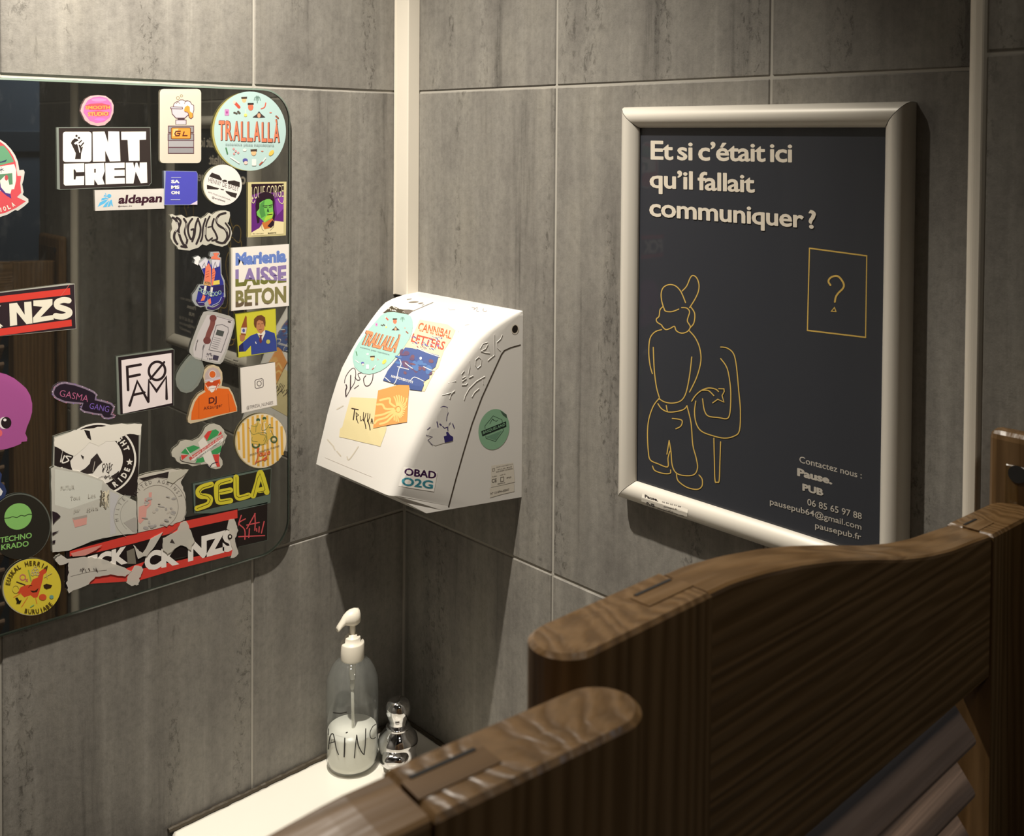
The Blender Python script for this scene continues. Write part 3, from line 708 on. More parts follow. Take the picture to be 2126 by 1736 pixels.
o_ = a.done('poster_heading'); adopt(o_, po); a = Art(PP, 'p8', .0001); CG = (190, 184, 174)
a.text(CG, 'Contactez nous :', 1255, 193, 1672, 302, 44, .008); a.text(CG, 'Pause.', 1240, 280, 1475, 340, 50, .02, fat=.035); a.text(CG, 'PUB', 1275, 379, 1415, 417, 45, .02, fat=.035)
a.text(CG, '06 85 65 97 88', 1308, 478, 1672, 576, 45, .008); a.text(CG, 'pausepub64@gmail.com', 1058, 473, 1670, 645, 41, .008); a.text(CG, 'pausepub.fr', 1360, 632, 1668, 712, 41, .008)
o_ = a.done('poster_contact_text'); adopt(o_, po)
a = Art(PP, 'q1', .0001)
for q in [[(368, 350), (348, 290), (343, 230), (360, 188), (400, 170), (440, 178), (470, 205), (490, 240), (512, 295)], [(488, 215), (520, 180), (545, 122), (565, 107), (590, 125), (605, 170), (600, 220), (575, 275), (540, 330)],
          [(365, 345), (378, 356), (420, 357), (465, 340)], [(355, 323), (335, 345), (328, 390), (310, 408), (315, 430), (345, 450), (352, 462), (375, 482), (405, 474), (435, 460), (448, 490), (485, 507), (525, 495), (545, 462), (525, 425), (530, 395), (540, 358), (520, 333), (485, 330)],
          [(548, 325), (575, 370), (570, 435), (545, 468)], [(345, 483), (300, 498), (265, 545), (257, 640), (266, 730), (282, 788)], [(288, 605), (295, 760), (310, 880), (330, 952)], [(540, 492), (580, 540), (610, 610), (618, 700), (590, 810), (540, 915)],
          [(555, 672), (540, 800), (515, 920), (480, 975), (420, 992), (365, 983), (330, 962)], [(320, 995), (345, 1030), (390, 1053), (450, 1050), (500, 1035), (522, 1010)], [(378, 1008), (386, 1052)],
          [(330, 958), (290, 1010), (258, 1100), (248, 1200), (254, 1330), (268, 1386), (320, 1412), (388, 1434), (390, 1375), (403, 1325)], [(398, 1252), (383, 1345)], [(398, 1252), (411, 1330), (419, 1420), (445, 1474), (500, 1494), (570, 1488), (595, 1440), (585, 1370), (562, 1280), (550, 1130), (522, 1012)],
          [(420, 1098), (485, 1110), (480, 1150), (445, 1170)], [(283, 1428), (300, 1460), (360, 1480), (405, 1478), (408, 1455)], [(450, 1485), (460, 1530), (520, 1575), (590, 1590), (625, 1568), (627, 1520), (605, 1490)],
          [(755, 603), (800, 610), (845, 650), (865, 740), (880, 900), (892, 1040), (886, 1180), (850, 1220), (780, 1235), (690, 1215), (620, 1185), (585, 1130), (574, 1050), (583, 978)],
          [(755, 683), (800, 750), (822, 870), (825, 980), (817, 1072), (795, 1100), (740, 1092), (670, 1082), (642, 1040), (630, 962)], [(555, 978), (580, 940), (620, 905), (670, 887), (720, 895), (740, 912)], [(625, 903), (670, 905), (708, 940)],
          [(708, 1235), (712, 1400), (716, 1528), (730, 1540), (745, 1528), (750, 1400), (755, 1260)]]:
    a.curve(GOLD, 7.5, q)
a.line(GOLD, 7, [(742, 892), (778, 893), (780, 912), (765, 940), (778, 985), (735, 965), (700, 990)])
o_ = a.done('figure_drawing'); tag(o_, 'yellow line drawing of a person seen from behind at a urinal'); adopt(o_, po)
a = Art(PP, 'q2', .0001); a.line(GOLD, 17, [(640, 205), (1328, 297)]); a.line(GOLD, 13, [(1328, 297), (1314, 1276)]); a.line(GOLD, 17, [(1314, 1276), (615, 1192)]); a.line(GOLD, 14, [(615, 1192), (640, 205)])
a.curve(GOLD, 22, [(892, 648), (868, 608), (882, 570), (920, 545), (975, 540), (1018, 575), (1053, 640), (1040, 690), (990, 740), (957, 790), (945, 850)]); a.line(GOLD, 14, [(940, 918), (958, 966), (903, 963)], True)
o_ = a.done('question_mark_drawing'); tag(o_, 'yellow hand-drawn rectangle around a question mark'); adopt(o_, po)
bpy.context.view_layer.update()
a = Art(Skin(R2), 'p8', .0003); a.poly((228, 222, 210), [(205, 402), (350, 450), (512, 508), (503, 572), (350, 528), (197, 470)], True)
a.text(K, 'Pause.', 222, 428, 312, 456, 20, .05); a.text(K, 'PUB', 234, 476, 288, 492, 18, .06)
a.text(K, '06 85 65 97 88', 338, 462, 464, 496, 9, .02); a.text(K, 'pausepub.fr', 350, 492, 438, 514, 10, .02); a.text(K, 'pausepub64@gmail.com', 308, 502, 484, 556, 9, .02)
sticker(a, 'small white printed address label on the poster frame bottom rail')

# ---------------------------------------------------------------- corner basin
BZ = zz(-.843)
BX0, BY0 = -.356, -.300
def bowl(x, y):
    """height of the basin top: flat ledge, ridge line, then the bowl"""
    u = (x+.188)/.138; v = (y+.196)/.100
    d = (abs(u)**2.6+abs(v)**2.6)**(1/2.6)
    if d >= 1: return BZ
    t = 1-d; return BZ - .085*(1-(1-min(1, t*1.5))**2.2) - .0012
def edge(x, y):
    d = min(x-BX0, y-BY0); r = .012
    return 0 if d > r else r-math.sqrt(max(0, r*r-(r-d)**2))
nx_, ny_ = 76, 64
xs = [BX0+( -BX0-.001)*i/nx_ for i in range(nx_+1)]; ys = [BY0+(-BY0-.0045)*j/ny_ for j in range(ny_+1)]
xs = sorted(xs+[BX0+.0008, BX0+.002, BX0+.008]); ys = sorted(ys+[BY0+.0008, BY0+.002])
def rc(x, y):
    """round off the free corner and the corner against the wall"""
    r = .022
    if x < BX0+r and y < BY0+r:
        dx, dy = x-(BX0+r), y-(BY0+r); d = math.hypot(dx, dy)
        m_ = max(abs(dx), abs(dy))
        if d > 1e-9: return BX0+r+dx*m_/d, BY0+r+dy*m_/d
    r = .012
    if x < BX0+r and y > -.0045-r:
        dx, dy = x-(BX0+r), y-(-.0045-r); d = math.hypot(dx, dy); m_ = max(abs(dx), abs(dy))
        if d > 1e-9: return BX0+r+dx*m_/d, -.0045-r+dy*m_/d
    return x, y
V = []
for x in xs:
    for y in ys:
        a_, b_ = rc(x, y); V.append((a_, b_, bowl(a_, b_)-edge(x, y)))
ny1 = len(ys); Fc = [[i*ny1+j, (i+1)*ny1+j, (i+1)*ny1+j+1, i*ny1+j+1] for i in range(len(xs)-1) for j in range(ny1-1)]
rim = [j for j in range(ny1)][::-1] + [i*ny1 for i in range(1, len(xs))] + [(len(xs)-1)*ny1+j for j in range(1, ny1)] + [i*ny1+ny1-1 for i in range(len(xs)-2, 0, -1)]
prev = rim
for dz_, k in ((.05, 1.0), (.11, .93), (.15, .75), (.165, .5)):
    b = len(V); cxm, cym = -.10, -.06
    for q in rim:
        x, y, z = V[q]; V.append((cxm+(x-cxm)*k if x < cxm else x, cym+(y-cym)*k if y < cym else y, BZ-dz_))
    cur = list(range(b, b+len(rim))); nr = len(rim)
    for i in range(nr): Fc.append([prev[i], prev[(i+1) % nr], cur[(i+1) % nr], cur[i]])
    prev = cur
Fc.append(prev)
ba = mesh('washbasin', V, Fc, [CERAMIC], smooth=True)
tag(ba, 'small white ceramic corner washbasin below the mirror and dryer', 'washbasin')
bm = bmesh.new(); bm.from_mesh(ba.data); bmesh.ops.recalc_face_normals(bm, faces=bm.faces); bm.to_mesh(ba.data); bm.free()
# mouldy silicone joint along the walls
bm = bmesh.new()
random.seed(7)
P = [(-.354+.353*i/60, -.0022-.0012*random.random(), BZ+.0022) for i in range(61)]
tube(bm, P, [.0026+.0012*random.random() for _ in P], 8)
P = [(-.0022, -.003-.295*i/50, BZ+.0022) for i in range(51)]; tube(bm, P, [.0026+.0008*random.random() for _ in P], 8)
o_ = bmo('silicone_joint', bm, pbr('mouldy_silicone', (.055, .042, .026), .6)); o_.parent = ba; tag(o_, 'dark mouldy silicone line')

# ---------------------------------------------------------------- soap bottle
bc = Vector((-.1165, -.0415, BZ)); 
soap = empty('soap_bottle', bc, 'clear pump bottle half full of milky hand soap on the basin ledge', 'soap bottle')
R_ = .0345
def bprof(h): return [(0, .0015), (.018, .0012), (.026, .0016), (.0315, .005), (R_, .013), (R_, .050), (R_+.0002, .085), (R_, .112), (R_-.0012, .120), (R_-.0045, .129), (.0255, .137), (.0195, .1425), (.0140, .1455), (.0130, .148)]
bm = bmesh.new(); lathe(bm, bprof(0), (0, 0, 0), 56); shell = bmo('bottle_body', bm, BOTTLE, soap, True)
LIQ = .052
bm = bmesh.new(); lathe(bm, [(0, .003), (.024, .003), (.0300, .006), (R_-.0018, .014), (R_-.0018, LIQ-.004), (R_-.0022, LIQ-.0005), (0, LIQ-.0012)], (0, 0, 0), 48)
tag(bmo('liquid_soap', bm, pbr('milky_soap', (.86, .84, .76), .35), soap, True), 'milky white liquid')
CAPM = pbr('ivory_pump_plastic', (.80, .75, .64), .35)
bm = bmesh.new(); lathe(bm, [(0, .1445), (.0152, .1445), (.0156, .146), (.0156, .1655), (.0148, .1672), (.0105, .1674), (.0105, .1735), (.0098, .1745), (.0062, .1750), (.0062, .178), (0, .178)], (0, 0, 0), 40)
bmo('pump_collar', bm, CAPM, soap, True)
for f in ():
    pass
bm = bmesh.new(); lathe(bm, [(0, .176), (.0042, .176), (.0038, .188), (.0046, .196), (0, .196)], (0, 0, 0), 20); bmo('pump_stem', bm, CAPM, soap, True)
# head: squat cap with a beak pointing left and down
nd = Vector((-.80, .12, 0)).normalized(); sd = Vector((-nd.y, nd.x, 0))
bm = bmesh.new(); rings = []
for t, wv_, z0_, z1_ in ((-.0098, .0035, .192, .2085), (-.0085, .0072, .190, .2105), (-.004, .0098, .1885, .2115), (.002, .0100, .1885, .2112), (.007, .0082, .1905, .2095), (.012, .0060, .1925, .2060), (.016, .0056, .1905, .2000), (.0205, .0052, .1870, .1945), (.0222, .0044, .1862, .1915)):
    ring = []
    for k in range(12):
        a_ = 2*math.pi*k/12; ring.append(bm.verts.new(nd*t + sd*(wv_*math.cos(a_)) + Vector((0, 0, (z0_+z1_)/2+(z1_-z0_)/2*math.sin(a_)))))
    rings.append(ring)
for A, B in zip(rings, rings[1:]):
    for k in range(12): bm.faces.new((A[k], A[(k+1) % 12], B[(k+1) % 12], B[k]))
bm.faces.new(rings[0][::-1]); bm.faces.new(rings[-1]); bmo('pump_head', bm, CAPM, soap, True)
TUBE = clear_mat('dip_tube_plastic', .55, (.72, .70, .62), (.95, .95, .93), 1.4, .1)
bm = bmesh.new(); tube(bm, [(0, 0, .1445), (0, 0, .118)], .0048, 16); tube(bm, [(0, 0, .118), (0, 0, .104)], .0034, 14); tube(bm, [(0, 0, .104), (.001, -.001, .05)], .0022, 12)
bmo('dip_tube', bm, TUBE, soap, True)
bpy.context.view_layer.update()
SK = Skin(shell); SK.fine = 6; BK = (40, 36, 34)
for grp in ([(7, [(186, 1185), (184, 1240)])], [(9, [(184, 1368), (192, 1290), (208, 1236), (228, 1236), (242, 1300), (256, 1370), (274, 1418)]), (8, [(195, 1315), (245, 1300)])], [(11, [(330, 1270), (327, 1350), (324, 1438)]), (10, [(342, 1222), (352, 1216)])],
            [(9, [(415, 1448), (424, 1350), (436, 1242)]), (10, [(436, 1242), (450, 1330), (480, 1395), (502, 1418)]), (9, [(502, 1418), (512, 1330), (516, 1185)])], [(7, [(608, 1145), (580, 1165), (556, 1215), (560, 1265), (585, 1275), (604, 1262)])], [(9, [(228, 1040), (290, 1046), (345, 1036)])]):
    a = Art(SK, 'b1', .0004)
    for w, q in grp: a.curve(BK, w, q)
    adopt(a.done('marker_letter'), soap)

# ---------------------------------------------------------------- tap
tc_ = Vector((-.0640, -.0730, BZ)); tap = empty('basin_tap', tc_, 'short chrome push tap in the basin corner beside the soap bottle', 'tap')
bm = bmesh.new(); lathe(bm, [(0, .0005), (.0250, .0005), (.0253, .003), (.0240, .005), (.0245, .012), (.0265, .020), (.0270, .026), (.0255, .032), (.0205, .0385), (.0165, .0425), (.0158, .0445), (.0165, .0458), (.0155, .047), (0, .047)], (0, 0, 0), 48)
bmo('tap_body', bm, CHROME, tap, True)
bm = bmesh.new(); lathe(bm, [(0, .047), (.0125, .047), (.0128, .051), (.0135, .056), (.0155, .060), (.0168, .066), (.0165, .073), (.0140, .079), (.0085, .0828), (0, .0838)], (0, 0, 0), 44)
bmo('push_knob', bm, CHROME, tap, True)
sd_ = Vector((-.72, -.69, 0)).normalized(); s2 = Vector((-sd_.y, sd_.x, 0))
bm = bmesh.new(); rings = []
for t, wv_, zc, hh in ((.004, .0180, .0165, .0120), (.016, .0180, .0160, .0115), (.025, .0170, .0148, .0105), (.0315, .0150, .0138, .0090), (.0350, .0115, .0130, .0065), (.0360, .007, .0128, .0035)):
    ring = []
    for k in range(20):
        a_ = 2*math.pi*k/20; c_, s_ = math.cos(a_), math.sin(a_)
        ring.append(bm.verts.new(sd_*t + s2*(wv_*abs(c_)**.7*(1 if c_ > 0 else -1)) + Vector((0, 0, zc+hh*abs(s_)**.7*(1 if s_ > 0 else -1)))))
    rings.append(ring)
for A, B in zip(rings, rings[1:]):
    for k in range(20): bm.faces.new((A[k], A[(k+1) % 20], B[(k+1) % 20], B[k]))
bm.faces.new(rings[0][::-1]); bm.faces.new(rings[-1]); bmo('spout', bm, CHROME, tap, True)
bm = bmesh.new(); lathe(bm, [(0, 0), (.0075, 0), (.0075, .006), (0, .006)], sd_*.030+Vector((0, 0, .0005)), 20); tag(bmo('aerator', bm, pbr('limescale_white', (.7, .68, .58), .5), tap, True), 'whitish limescaled outlet')

# ---------------------------------------------------------------- swing doors
LEN, STW, TH = .459, .088, .029
def ztop(s):
    """batwing top line: high at the free edge, S curve down to the hinge side (relative to camera height)"""
    K_ = [(0, -.1905), (.088, -.1912), (.105, -.1915), (.13, -.1945), (.16, -.1995), (.19, -.206), (.225, -.2150), (.262, -.2255), (.295, -.2330), (.325, -.2380), (.352, -.2408), (.379, -.2440), (.459, -.2480)]
    for (a, b), (c, d) in zip(K_, K_[1:]):
        if s <= c: 
            t = (s-a)/(c-a); return b+(d-b)*t
    return K_[-1][1]
SL0 = -.3320
SLATW = wood_mat('slat_wood_lightened', 0, (.19, .120, .078), (.24, .155, .105), (.28, .185, .13)); SLATW.node_tree.nodes['Principled BSDF'].inputs['Roughness'].default_value = .6  # door wood lightened: corridor light on the slats is put into the colour
def slat_mesh(L_):
    bm = bmesh.new(); ps = []
    hw, th = .0190, .0042
    for k in range(7):
        a_ = -math.pi/2+math.pi*k/6; ps.append((hw+th*math.cos(a_), th*math.sin(a_)))
    for k in range(7):
        a_ = math.pi/2+math.pi*k/6; ps.append((-hw+th*math.cos(a_), th*math.sin(a_)))
    ca, sa = math.cos(math.radians(50)), math.sin(math.radians(50))
    pts = [(y*ca - z*sa, y*sa + z*ca) for y, z in ps]
    extrude_profile(bm, pts, 0, 0, L_); bmesh.ops.recalc_face_normals(bm, faces=bm.faces)
    me = bpy.data.meshes.new('slat'); bm.to_mesh(me); bm.free(); me.materials.append(SLATW); return me
SLAT = slat_mesh(LEN-2*STW+.02-.028)
def leaf(name, label, loc, ang, flip, zoff=0.):
    """local x from the free edge to the hinge, local y = 0 on the corridor face, +y towards the room"""
    root = empty(name, loc, label, 'swing door', 'saloon door leaves'); del root['group']
    root.rotation_euler = (0, 0, ang); f = -1 if flip else 1
    def own(o): o.parent = root; return o
    def X(v): return v*f
    zb = -1.13
    def stile(s0, s1, roundend, zt):
        bm = bmesh.new(); r = TH/2; pts = []
        if roundend < 0:
            pts += [(s0+r-r*math.sin(math.pi*k/14), r+r*math.cos(math.pi*k/14)) for k in range(15)]
            pts += [(s1, 0), (s1, TH)]
        else:
            pts += [(s0, TH), (s0, 0)]; pts += [(s1-r+r*math.sin(math.pi*k/14), r-r*math.cos(math.pi*k/14)) for k in range(15)]
        nseg = 10; layers = []
        c = .0016
        def lay(zf, ins):
            mx_ = (s0+s1)/2; out = []
            for s, y in pts:
                s2_ = s + (ins if s < mx_ else -ins); y2 = y + (ins if y < r else -ins); out.append(bm.verts.new((X(s2_), y2, zf(s) )))
            return out
        A = lay(lambda s: zb, 0); B = lay(lambda s: zt(s)-c, 0); C_ = lay(lambda s: zt(s), c)
        n = len(pts)
        for P_, Q_ in ((A, B), (B, C_)):
            for i in range(n): bm.faces.new((P_[i], P_[(i+1) % n], Q_[(i+1) % n], Q_[i]))
        bm.faces.new(A[::-1]); bm.faces.new(C_); return own(bmo('stile', bm, WOOD_Z))
    zl = [0]
    stile(0, STW, -1, lambda s: ztop(s)+.0006); stile(LEN-STW+.008, LEN, 1, lambda s: ztop(s)+.0006)
    # shaped top rail
    bm = bmesh.new(); s0, s1 = STW+.0004, LEN-STW+.0076; N_ = 40; c = .0022; prev = None
    yo = .0012
    for i in range(N_+1):
        s = s0+(s1-s0)*i/N_; zt = ztop(s)
        sec = [(yo, SL0+.0006), (yo, zt-c), (yo+c*.3, zt-c*.35), (yo+c, zt), (TH-yo-c, zt), (TH-yo-c*.3, zt-c*.35), (TH-yo, zt-c), (TH-yo, SL0)]
        cur = [bm.verts.new((X(s), y, z)) for y, z in sec]
        if prev:
            for k in range(8): bm.faces.new((prev[k], prev[(k+1) % 8], cur[(k+1) % 8], cur[k]))
        else: bm.faces.new(cur)
        prev = cur
    bm.faces.new(prev[::-1]); own(bmo('top_rail', bm, WOOD_X))
    bm = bmesh.new(); xa, xb = sorted((X(s0), X(s1))); box(bm, (xa, yo, zb+.004), (xb, TH-yo, zb+.10), .002, 1); own(bmo('bottom_rail', bm, WOOD_X))
    # through tenons: the rail's tongue shows in the stile tops
    for sa, sb in ((.058, .0875), (LEN-STW+.0085, LEN-STW+.032)):
        zt = lambda s: ztop(s)+.0006
        bm = bmesh.new(); V_ = []
        for s in (sa, sb):
            for y in (.0095, .0195):
                for dz in (-.01, .0004): V_.append(bm.verts.new((X(s), y, zt(s)+dz)))
        for q in ((0, 1, 3, 2), (4, 6, 7, 5), (0, 4, 5, 1), (2, 3, 7, 6), (0, 2, 6, 4), (1, 5, 7, 3)): bm.faces.new([V_[i] for i in q])
        own(bmo('tenon', bm, WOOD_X))
        bm = bmesh.new(); V_ = []
        for s in (sa+.003, sb-.003):
            for y in (.0188, .0203):
                for dz in (-.01, .0007): V_.append(bm.verts.new((X(s), y, zt(s)+dz)))
        for q in ((0, 1, 3, 2), (4, 6, 7, 5), (0, 4, 5, 1), (2, 3, 7, 6), (0, 2, 6, 4), (1, 5, 7, 3)): bm.faces.new([V_[i] for i in q])
        own(bmo('joint_gap', bm, BLACK))
    ns = 23
    for k in range(ns):
        o = bpy.data.objects.new('slat', SLAT); COL.objects.link(o); o.parent = root
        x0_ = STW-.002
        o.location = (x0_ if not flip else -(LEN-STW+.012-.002), .0175, SL0-.0190-k*.0325)
    return root
RD = leaf('saloon_door_leaf', 'right louvred saloon door leaf in dark brown wood, hinged beside the tiled jamb', (-.629, -.930, Z0), 0, False)
LD = leaf('saloon_door_leaf', 'left louvred saloon door leaf in dark brown wood, nearest the viewer at the bottom', (-.628, -.9722, Z0), -math.atan2(.05, .456), True)
for o in list(COL.objects):
    pass
# wooden jamb plank
bm = bmesh.new(); box(bm, (XT-.0170, -1.012, .35), (XT-.0005, -.8925, zz(-.2000)), .0065, 3)
pk = bmo('jamb_post', bm, WOOD_Z); tag(pk, 'rounded brown wooden post fixed to the tiled jamb at the right edge', 'wooden post')
bm = bmesh.new(); box(bm, (XT-.0178, -1.005, .36), (XT-.012, -.905, zz(-.2220)), .0008, 1)
o_ = bmo('recessed_panel', bm, wood_mat('darker_wood', 2, (.05, .025, .008), (.085, .045, .012), (.12, .066, .02))); o_.parent = pk; tag(o_, 'darker inner face of the post')
bm = bmesh.new(); hp = pl(2112, 985, 0, XT-.0179); lathe(bm, [(0, .0), (.0060, 0), (.0060, .0006), (0, .0006)], hp, 20, (-1, 0, 0)); o_ = bmo('screw_hole', bm, BLACK); o_.parent = pk

# ---------------------------------------------------------------- stickers on the mirror
def mart(crop, z=0): return Art(MIR, crop, .00035+.00022*z)
PK = (236, 196, 200)
a = mart('c1'); a.poly(PK, [(853, 460), (868, 400), (905, 335), (960, 302), (1040, 294), (1120, 302), (1180, 345), (1205, 400), (1202, 480), (1170, 560), (1110, 612), (1040, 622), (960, 605), (900, 560)], True)
a.poly((226, 112, 172), [(885, 480), (888, 420), (930, 350), (985, 318), (1060, 308), (1130, 325), (1180, 380), (1188, 450), (1165, 530), (1100, 580), (1020, 590), (950, 565)])
a.poly((206, 84, 98), [(905, 405), (960, 385), (1080, 380), (1165, 400), (1172, 440), (1060, 455), (950, 450), (905, 430)]); a.poly((206, 84, 98), [(930, 475), (1040, 462), (1160, 475), (1150, 512), (1040, 520), (940, 505)])
a.ell((238, 140, 190), 1050, 345, 80, 18); a.ell((240, 120, 200), 1060, 552, 60, 14)
a.text((240, 160, 80), 'SMOOTH', 905, 443, 1166, 440, 36, .035); a.text((244, 170, 90), 'STUDIO', 932, 516, 1148, 508, 40, .035)
sticker(a, 'small pink blob sticker with orange lettering at the mirror top left')
# black and white crew sticker
D1 = (54, 46, 44)
a = mart('c1'); a.poly((150, 158, 150), [(598, 635), (1594, 633), (1607, 1225), (1578, 1256), (632, 1298), (606, 1290)], True); a.poly(D1, [(622, 643), (1590, 640), (1602, 1222), (1576, 1252), (636, 1292)])
a.rrect(WH, 667, 682, 970, 1002, 26)
a.poly(D1, [(795, 972), (804, 912), (780, 860), (752, 802), (762, 778), (792, 752), (824, 762), (832, 778), (800, 790), (784, 806), (800, 818), (818, 812), (828, 840), (836, 880), (842, 905), (852, 900), (846, 860), (832, 822), (846, 818), (862, 848), (880, 838), (872, 870), (860, 912), (857, 972)])
a.line(D1, 13, [(838, 800), (864, 776)]); a.line(D1, 13, [(856, 836), (886, 800)]); a.ell(D1, 811, 726, 12, 12); a.ell(D1, 837, 747, 12, 11)
for P in ([(982, 682), (1108, 680), (1146, 800), (1147, 678), (1264, 680), (1277, 995), (1165, 998), (1114, 880), (1117, 998), (985, 1000)], [(1285, 682), (1548, 680), (1548, 765), (1478, 768), (1480, 990), (1365, 992), (1352, 768), (1287, 768)],
          [(675, 1022), (893, 1016), (893, 1108), (808, 1112), (796, 1082), (780, 1082), (782, 1188), (800, 1188), (806, 1155), (893, 1150), (891, 1246), (692, 1254), (675, 1236)], [(900, 1022), (1104, 1012), (1110, 1100), (1085, 1172), (1110, 1240), (1036, 1244), (1000, 1188), (998, 1246), (905, 1248)],
          [(1115, 1014), (1320, 1008), (1321, 1065), (1212, 1069), (1212, 1086), (1321, 1084), (1322, 1150), (1212, 1154), (1212, 1172), (1322, 1170), (1325, 1232), (1120, 1240)], [(1333, 1010), (1412, 1008), (1423, 1070), (1438, 1010), (1456, 1010), (1478, 1070), (1482, 1008), (1557, 1006), (1562, 1222), (1492, 1228), (1438, 1105), (1415, 1231), (1336, 1232)]):
    a.poly(WH, P)
a.rect(D1, 999, 1076, 1015, 1116)
sticker(a, 'black sticker with bold white block letters and a raised fist, mirror upper left')
a = mart('c1'); a.poly(WH, [(1003, 1302), (1742, 1284), (1742, 1497), (1010, 1521)], True)
BE = (96, 184, 232)
for P in ([(1034, 1481), (1060, 1430), (1110, 1405), (1150, 1398), (1110, 1440)], [(1072, 1412), (1080, 1386), (1120, 1378), (1158, 1388)], [(1098, 1368), (1105, 1350), (1155, 1372)], [(1112, 1336), (1122, 1334), (1130, 1356), (1125, 1356)], [(1090, 1482), (1120, 1440), (1160, 1408), (1130, 1480)], [(1138, 1480), (1160, 1420), (1178, 1412), (1172, 1470)], [(1168, 1410), (1184, 1400), (1198, 1476), (1180, 1460)]): a.poly(BE, P)
a.ell(BE, 1158, 1362, 22, 20)
a.text((62, 30, 44), 'aldapan', 1252, 1441, 1714, 1424, 88, .035, (0, -1), .14); a.text((62, 30, 44), '@aldapan_bio', 1252, 1478, 1400, 1474, 14, .01)
sticker(a, 'long white sticker with a light blue bee and dark italic letters')
# foaming bowl
a = mart('c2'); a.rrect((250, 240, 222), 118, 134, 584, 970, 44, True); O1 = (98, 62, 72); GY = (206, 200, 208); G2 = (150, 148, 152); OG = (240, 158, 70)
a.ring((150, 130, 90), 6, 322, 237, 17, 17); a.ring((150, 130, 90), 6, 362, 212, 13, 13)
FM = [(268, 335), (280, 298), (305, 280), (330, 272), (350, 258), (380, 258), (402, 272), (430, 266), (460, 278), (475, 305), (500, 320), (502, 370), (490, 410), (492, 450), (470, 470), (448, 455), (440, 412), (425, 395), (400, 390), (380, 375), (372, 340)]
a.poly((252, 244, 236), FM); a.poly(OG, [(388, 380), (400, 340), (430, 318), (455, 335), (458, 385), (490, 410), (492, 450), (470, 470), (448, 455), (440, 412), (420, 400)]); a.line(O1, 8, FM, True)
a.curve(O1, 6, [(300, 300), (325, 285), (345, 300)]); a.curve(O1, 6, [(395, 300), (410, 275), (430, 272)])
a.poly(GY, [(250, 360), (385, 362), (400, 395), (430, 402), (440, 420), (400, 462), (300, 462), (262, 420)]); a.line(O1, 8, [(250, 360), (258, 415), (300, 462), (400, 462), (440, 425)])
a.line(O1, 26, [(248, 347), (366, 350)]); a.line((236, 222, 226), 12, [(250, 346), (364, 349)])
a.rect((70, 60, 64), 318, 466, 398, 482); a.rect(GY, 298, 482, 415, 532); a.line(O1, 7, [(298, 530), (298, 484), (415, 484), (415, 530)])
a.rrect(G2, 214, 552, 500, 622, 10); a.rrect(G2, 205, 632, 506, 716, 10); a.rrect((170, 168, 172), 214, 716, 500, 790, 10); a.rrect(G2, 214, 792, 500, 858, 12)
for y0, y1 in ((552, 622), (640, 716), (716, 790), (794, 858)): a.line(O1, 8, [(214, y0), (500, y0), (500, y1), (214, y1)], True)
a.rrect(OG, 248, 572, 464, 696, 18); a.line((110, 66, 40), 8, [(256, 572), (456, 572), (464, 582), (464, 688), (456, 696), (256, 696), (248, 688), (248, 582)], True); a.poly((250, 196, 130), [(270, 585), (330, 580), (290, 660), (262, 670)])
a.line((90, 44, 40), 13, [(350, 610), (300, 612), (288, 640), (300, 662), (335, 660), (345, 634), (318, 634)]); a.line((90, 44, 40), 13, [(392, 618), (378, 660), (425, 660)])
sticker(a, 'upright white rounded sticker of an overflowing foaming bowl on a grey stack')
# pale blue round sticker
a = mart('c2'); a.ell((206, 196, 120), 1122, 612, 416, 445, 0, True, n=64); a.ell((186, 214, 212), 1134, 609, 405, 446, n=64)
food(a, [('face', 1068, 255, 1), ('ham', 985, 310, 1), ('palm', 1216, 250, 1), ('brown', 1142, 338, 1), ('chili', 1292, 325, 1), ('can', 874, 398, 1), ('olive', 982, 395, 1.1), ('spoon', 1084, 415, 1), ('hat', 1235, 425, 1), ('dot', 1366, 400, 1), ('box', 1440, 452, 1),
         ('green', 872, 830, 1), ('pinkd', 968, 835, 1.3), ('egg', 1074, 822, 1.1), ('face', 1176, 848, 1.1), ('dot', 1272, 835, 1), ('yellow', 1375, 855, 1.1), ('stick', 965, 935, 1.2), ('violet', 1080, 948, 1.1), ('white', 1180, 962, 1.1), ('knife', 1280, 950, 1.2)], 1)
for ch, x0, x1, y0, y1 in (('T', 782, 846, 705, 707), ('R', 858, 935, 706, 709), ('A', 946, 1018, 710, 713), ('L', 1032, 1090, 716, 718), ('L', 1104, 1162, 718, 720), ('A', 1176, 1246, 716, 718), ('L', 1266, 1322, 724, 726), ('L', 1334, 1386, 726, 728), ('À', 1400, 1466, 726, 729)):
    h = 222 if ch != 'À' else 205
    a.text((128, 84, 74), ch, x0+6, y0-4, x1+6, y1-4, h, .02); a.text((222, 128, 96), ch, x0-2, y0, x1-2, y1, h, .02)
a.text((120, 134, 136), 'autentica pizza napoletana', 858, 765, 1405, 778, 26, 0)
sticker(a, 'large pale blue round sticker with orange letters at the mirror top right corner')
# blue square
a = mart('c2', 2); a.poly((170, 180, 205), [(163, 1056), (530, 1062), (545, 1090), (542, 1442), (165, 1443)], True); a.poly((82, 82, 190), [(186, 1060), (528, 1066), (542, 1092), (541, 1436), (172, 1438)])
for t, y in (('SA', 1193), ('MS', 1256), ('ON', 1318)): a.text(WH, t, 246, y, 340, y, 34, .02, fat=.04)
a.line((200, 205, 230), 5, [(248, 1131), (355, 1131)]); a.line((200, 205, 230), 5, [(242, 1382), (346, 1382)]); a.poly((226, 212, 232), [(455, 1438), (500, 1415), (541, 1392), (541, 1438)])
sticker(a, 'blue square sticker with three short rows of white letters')
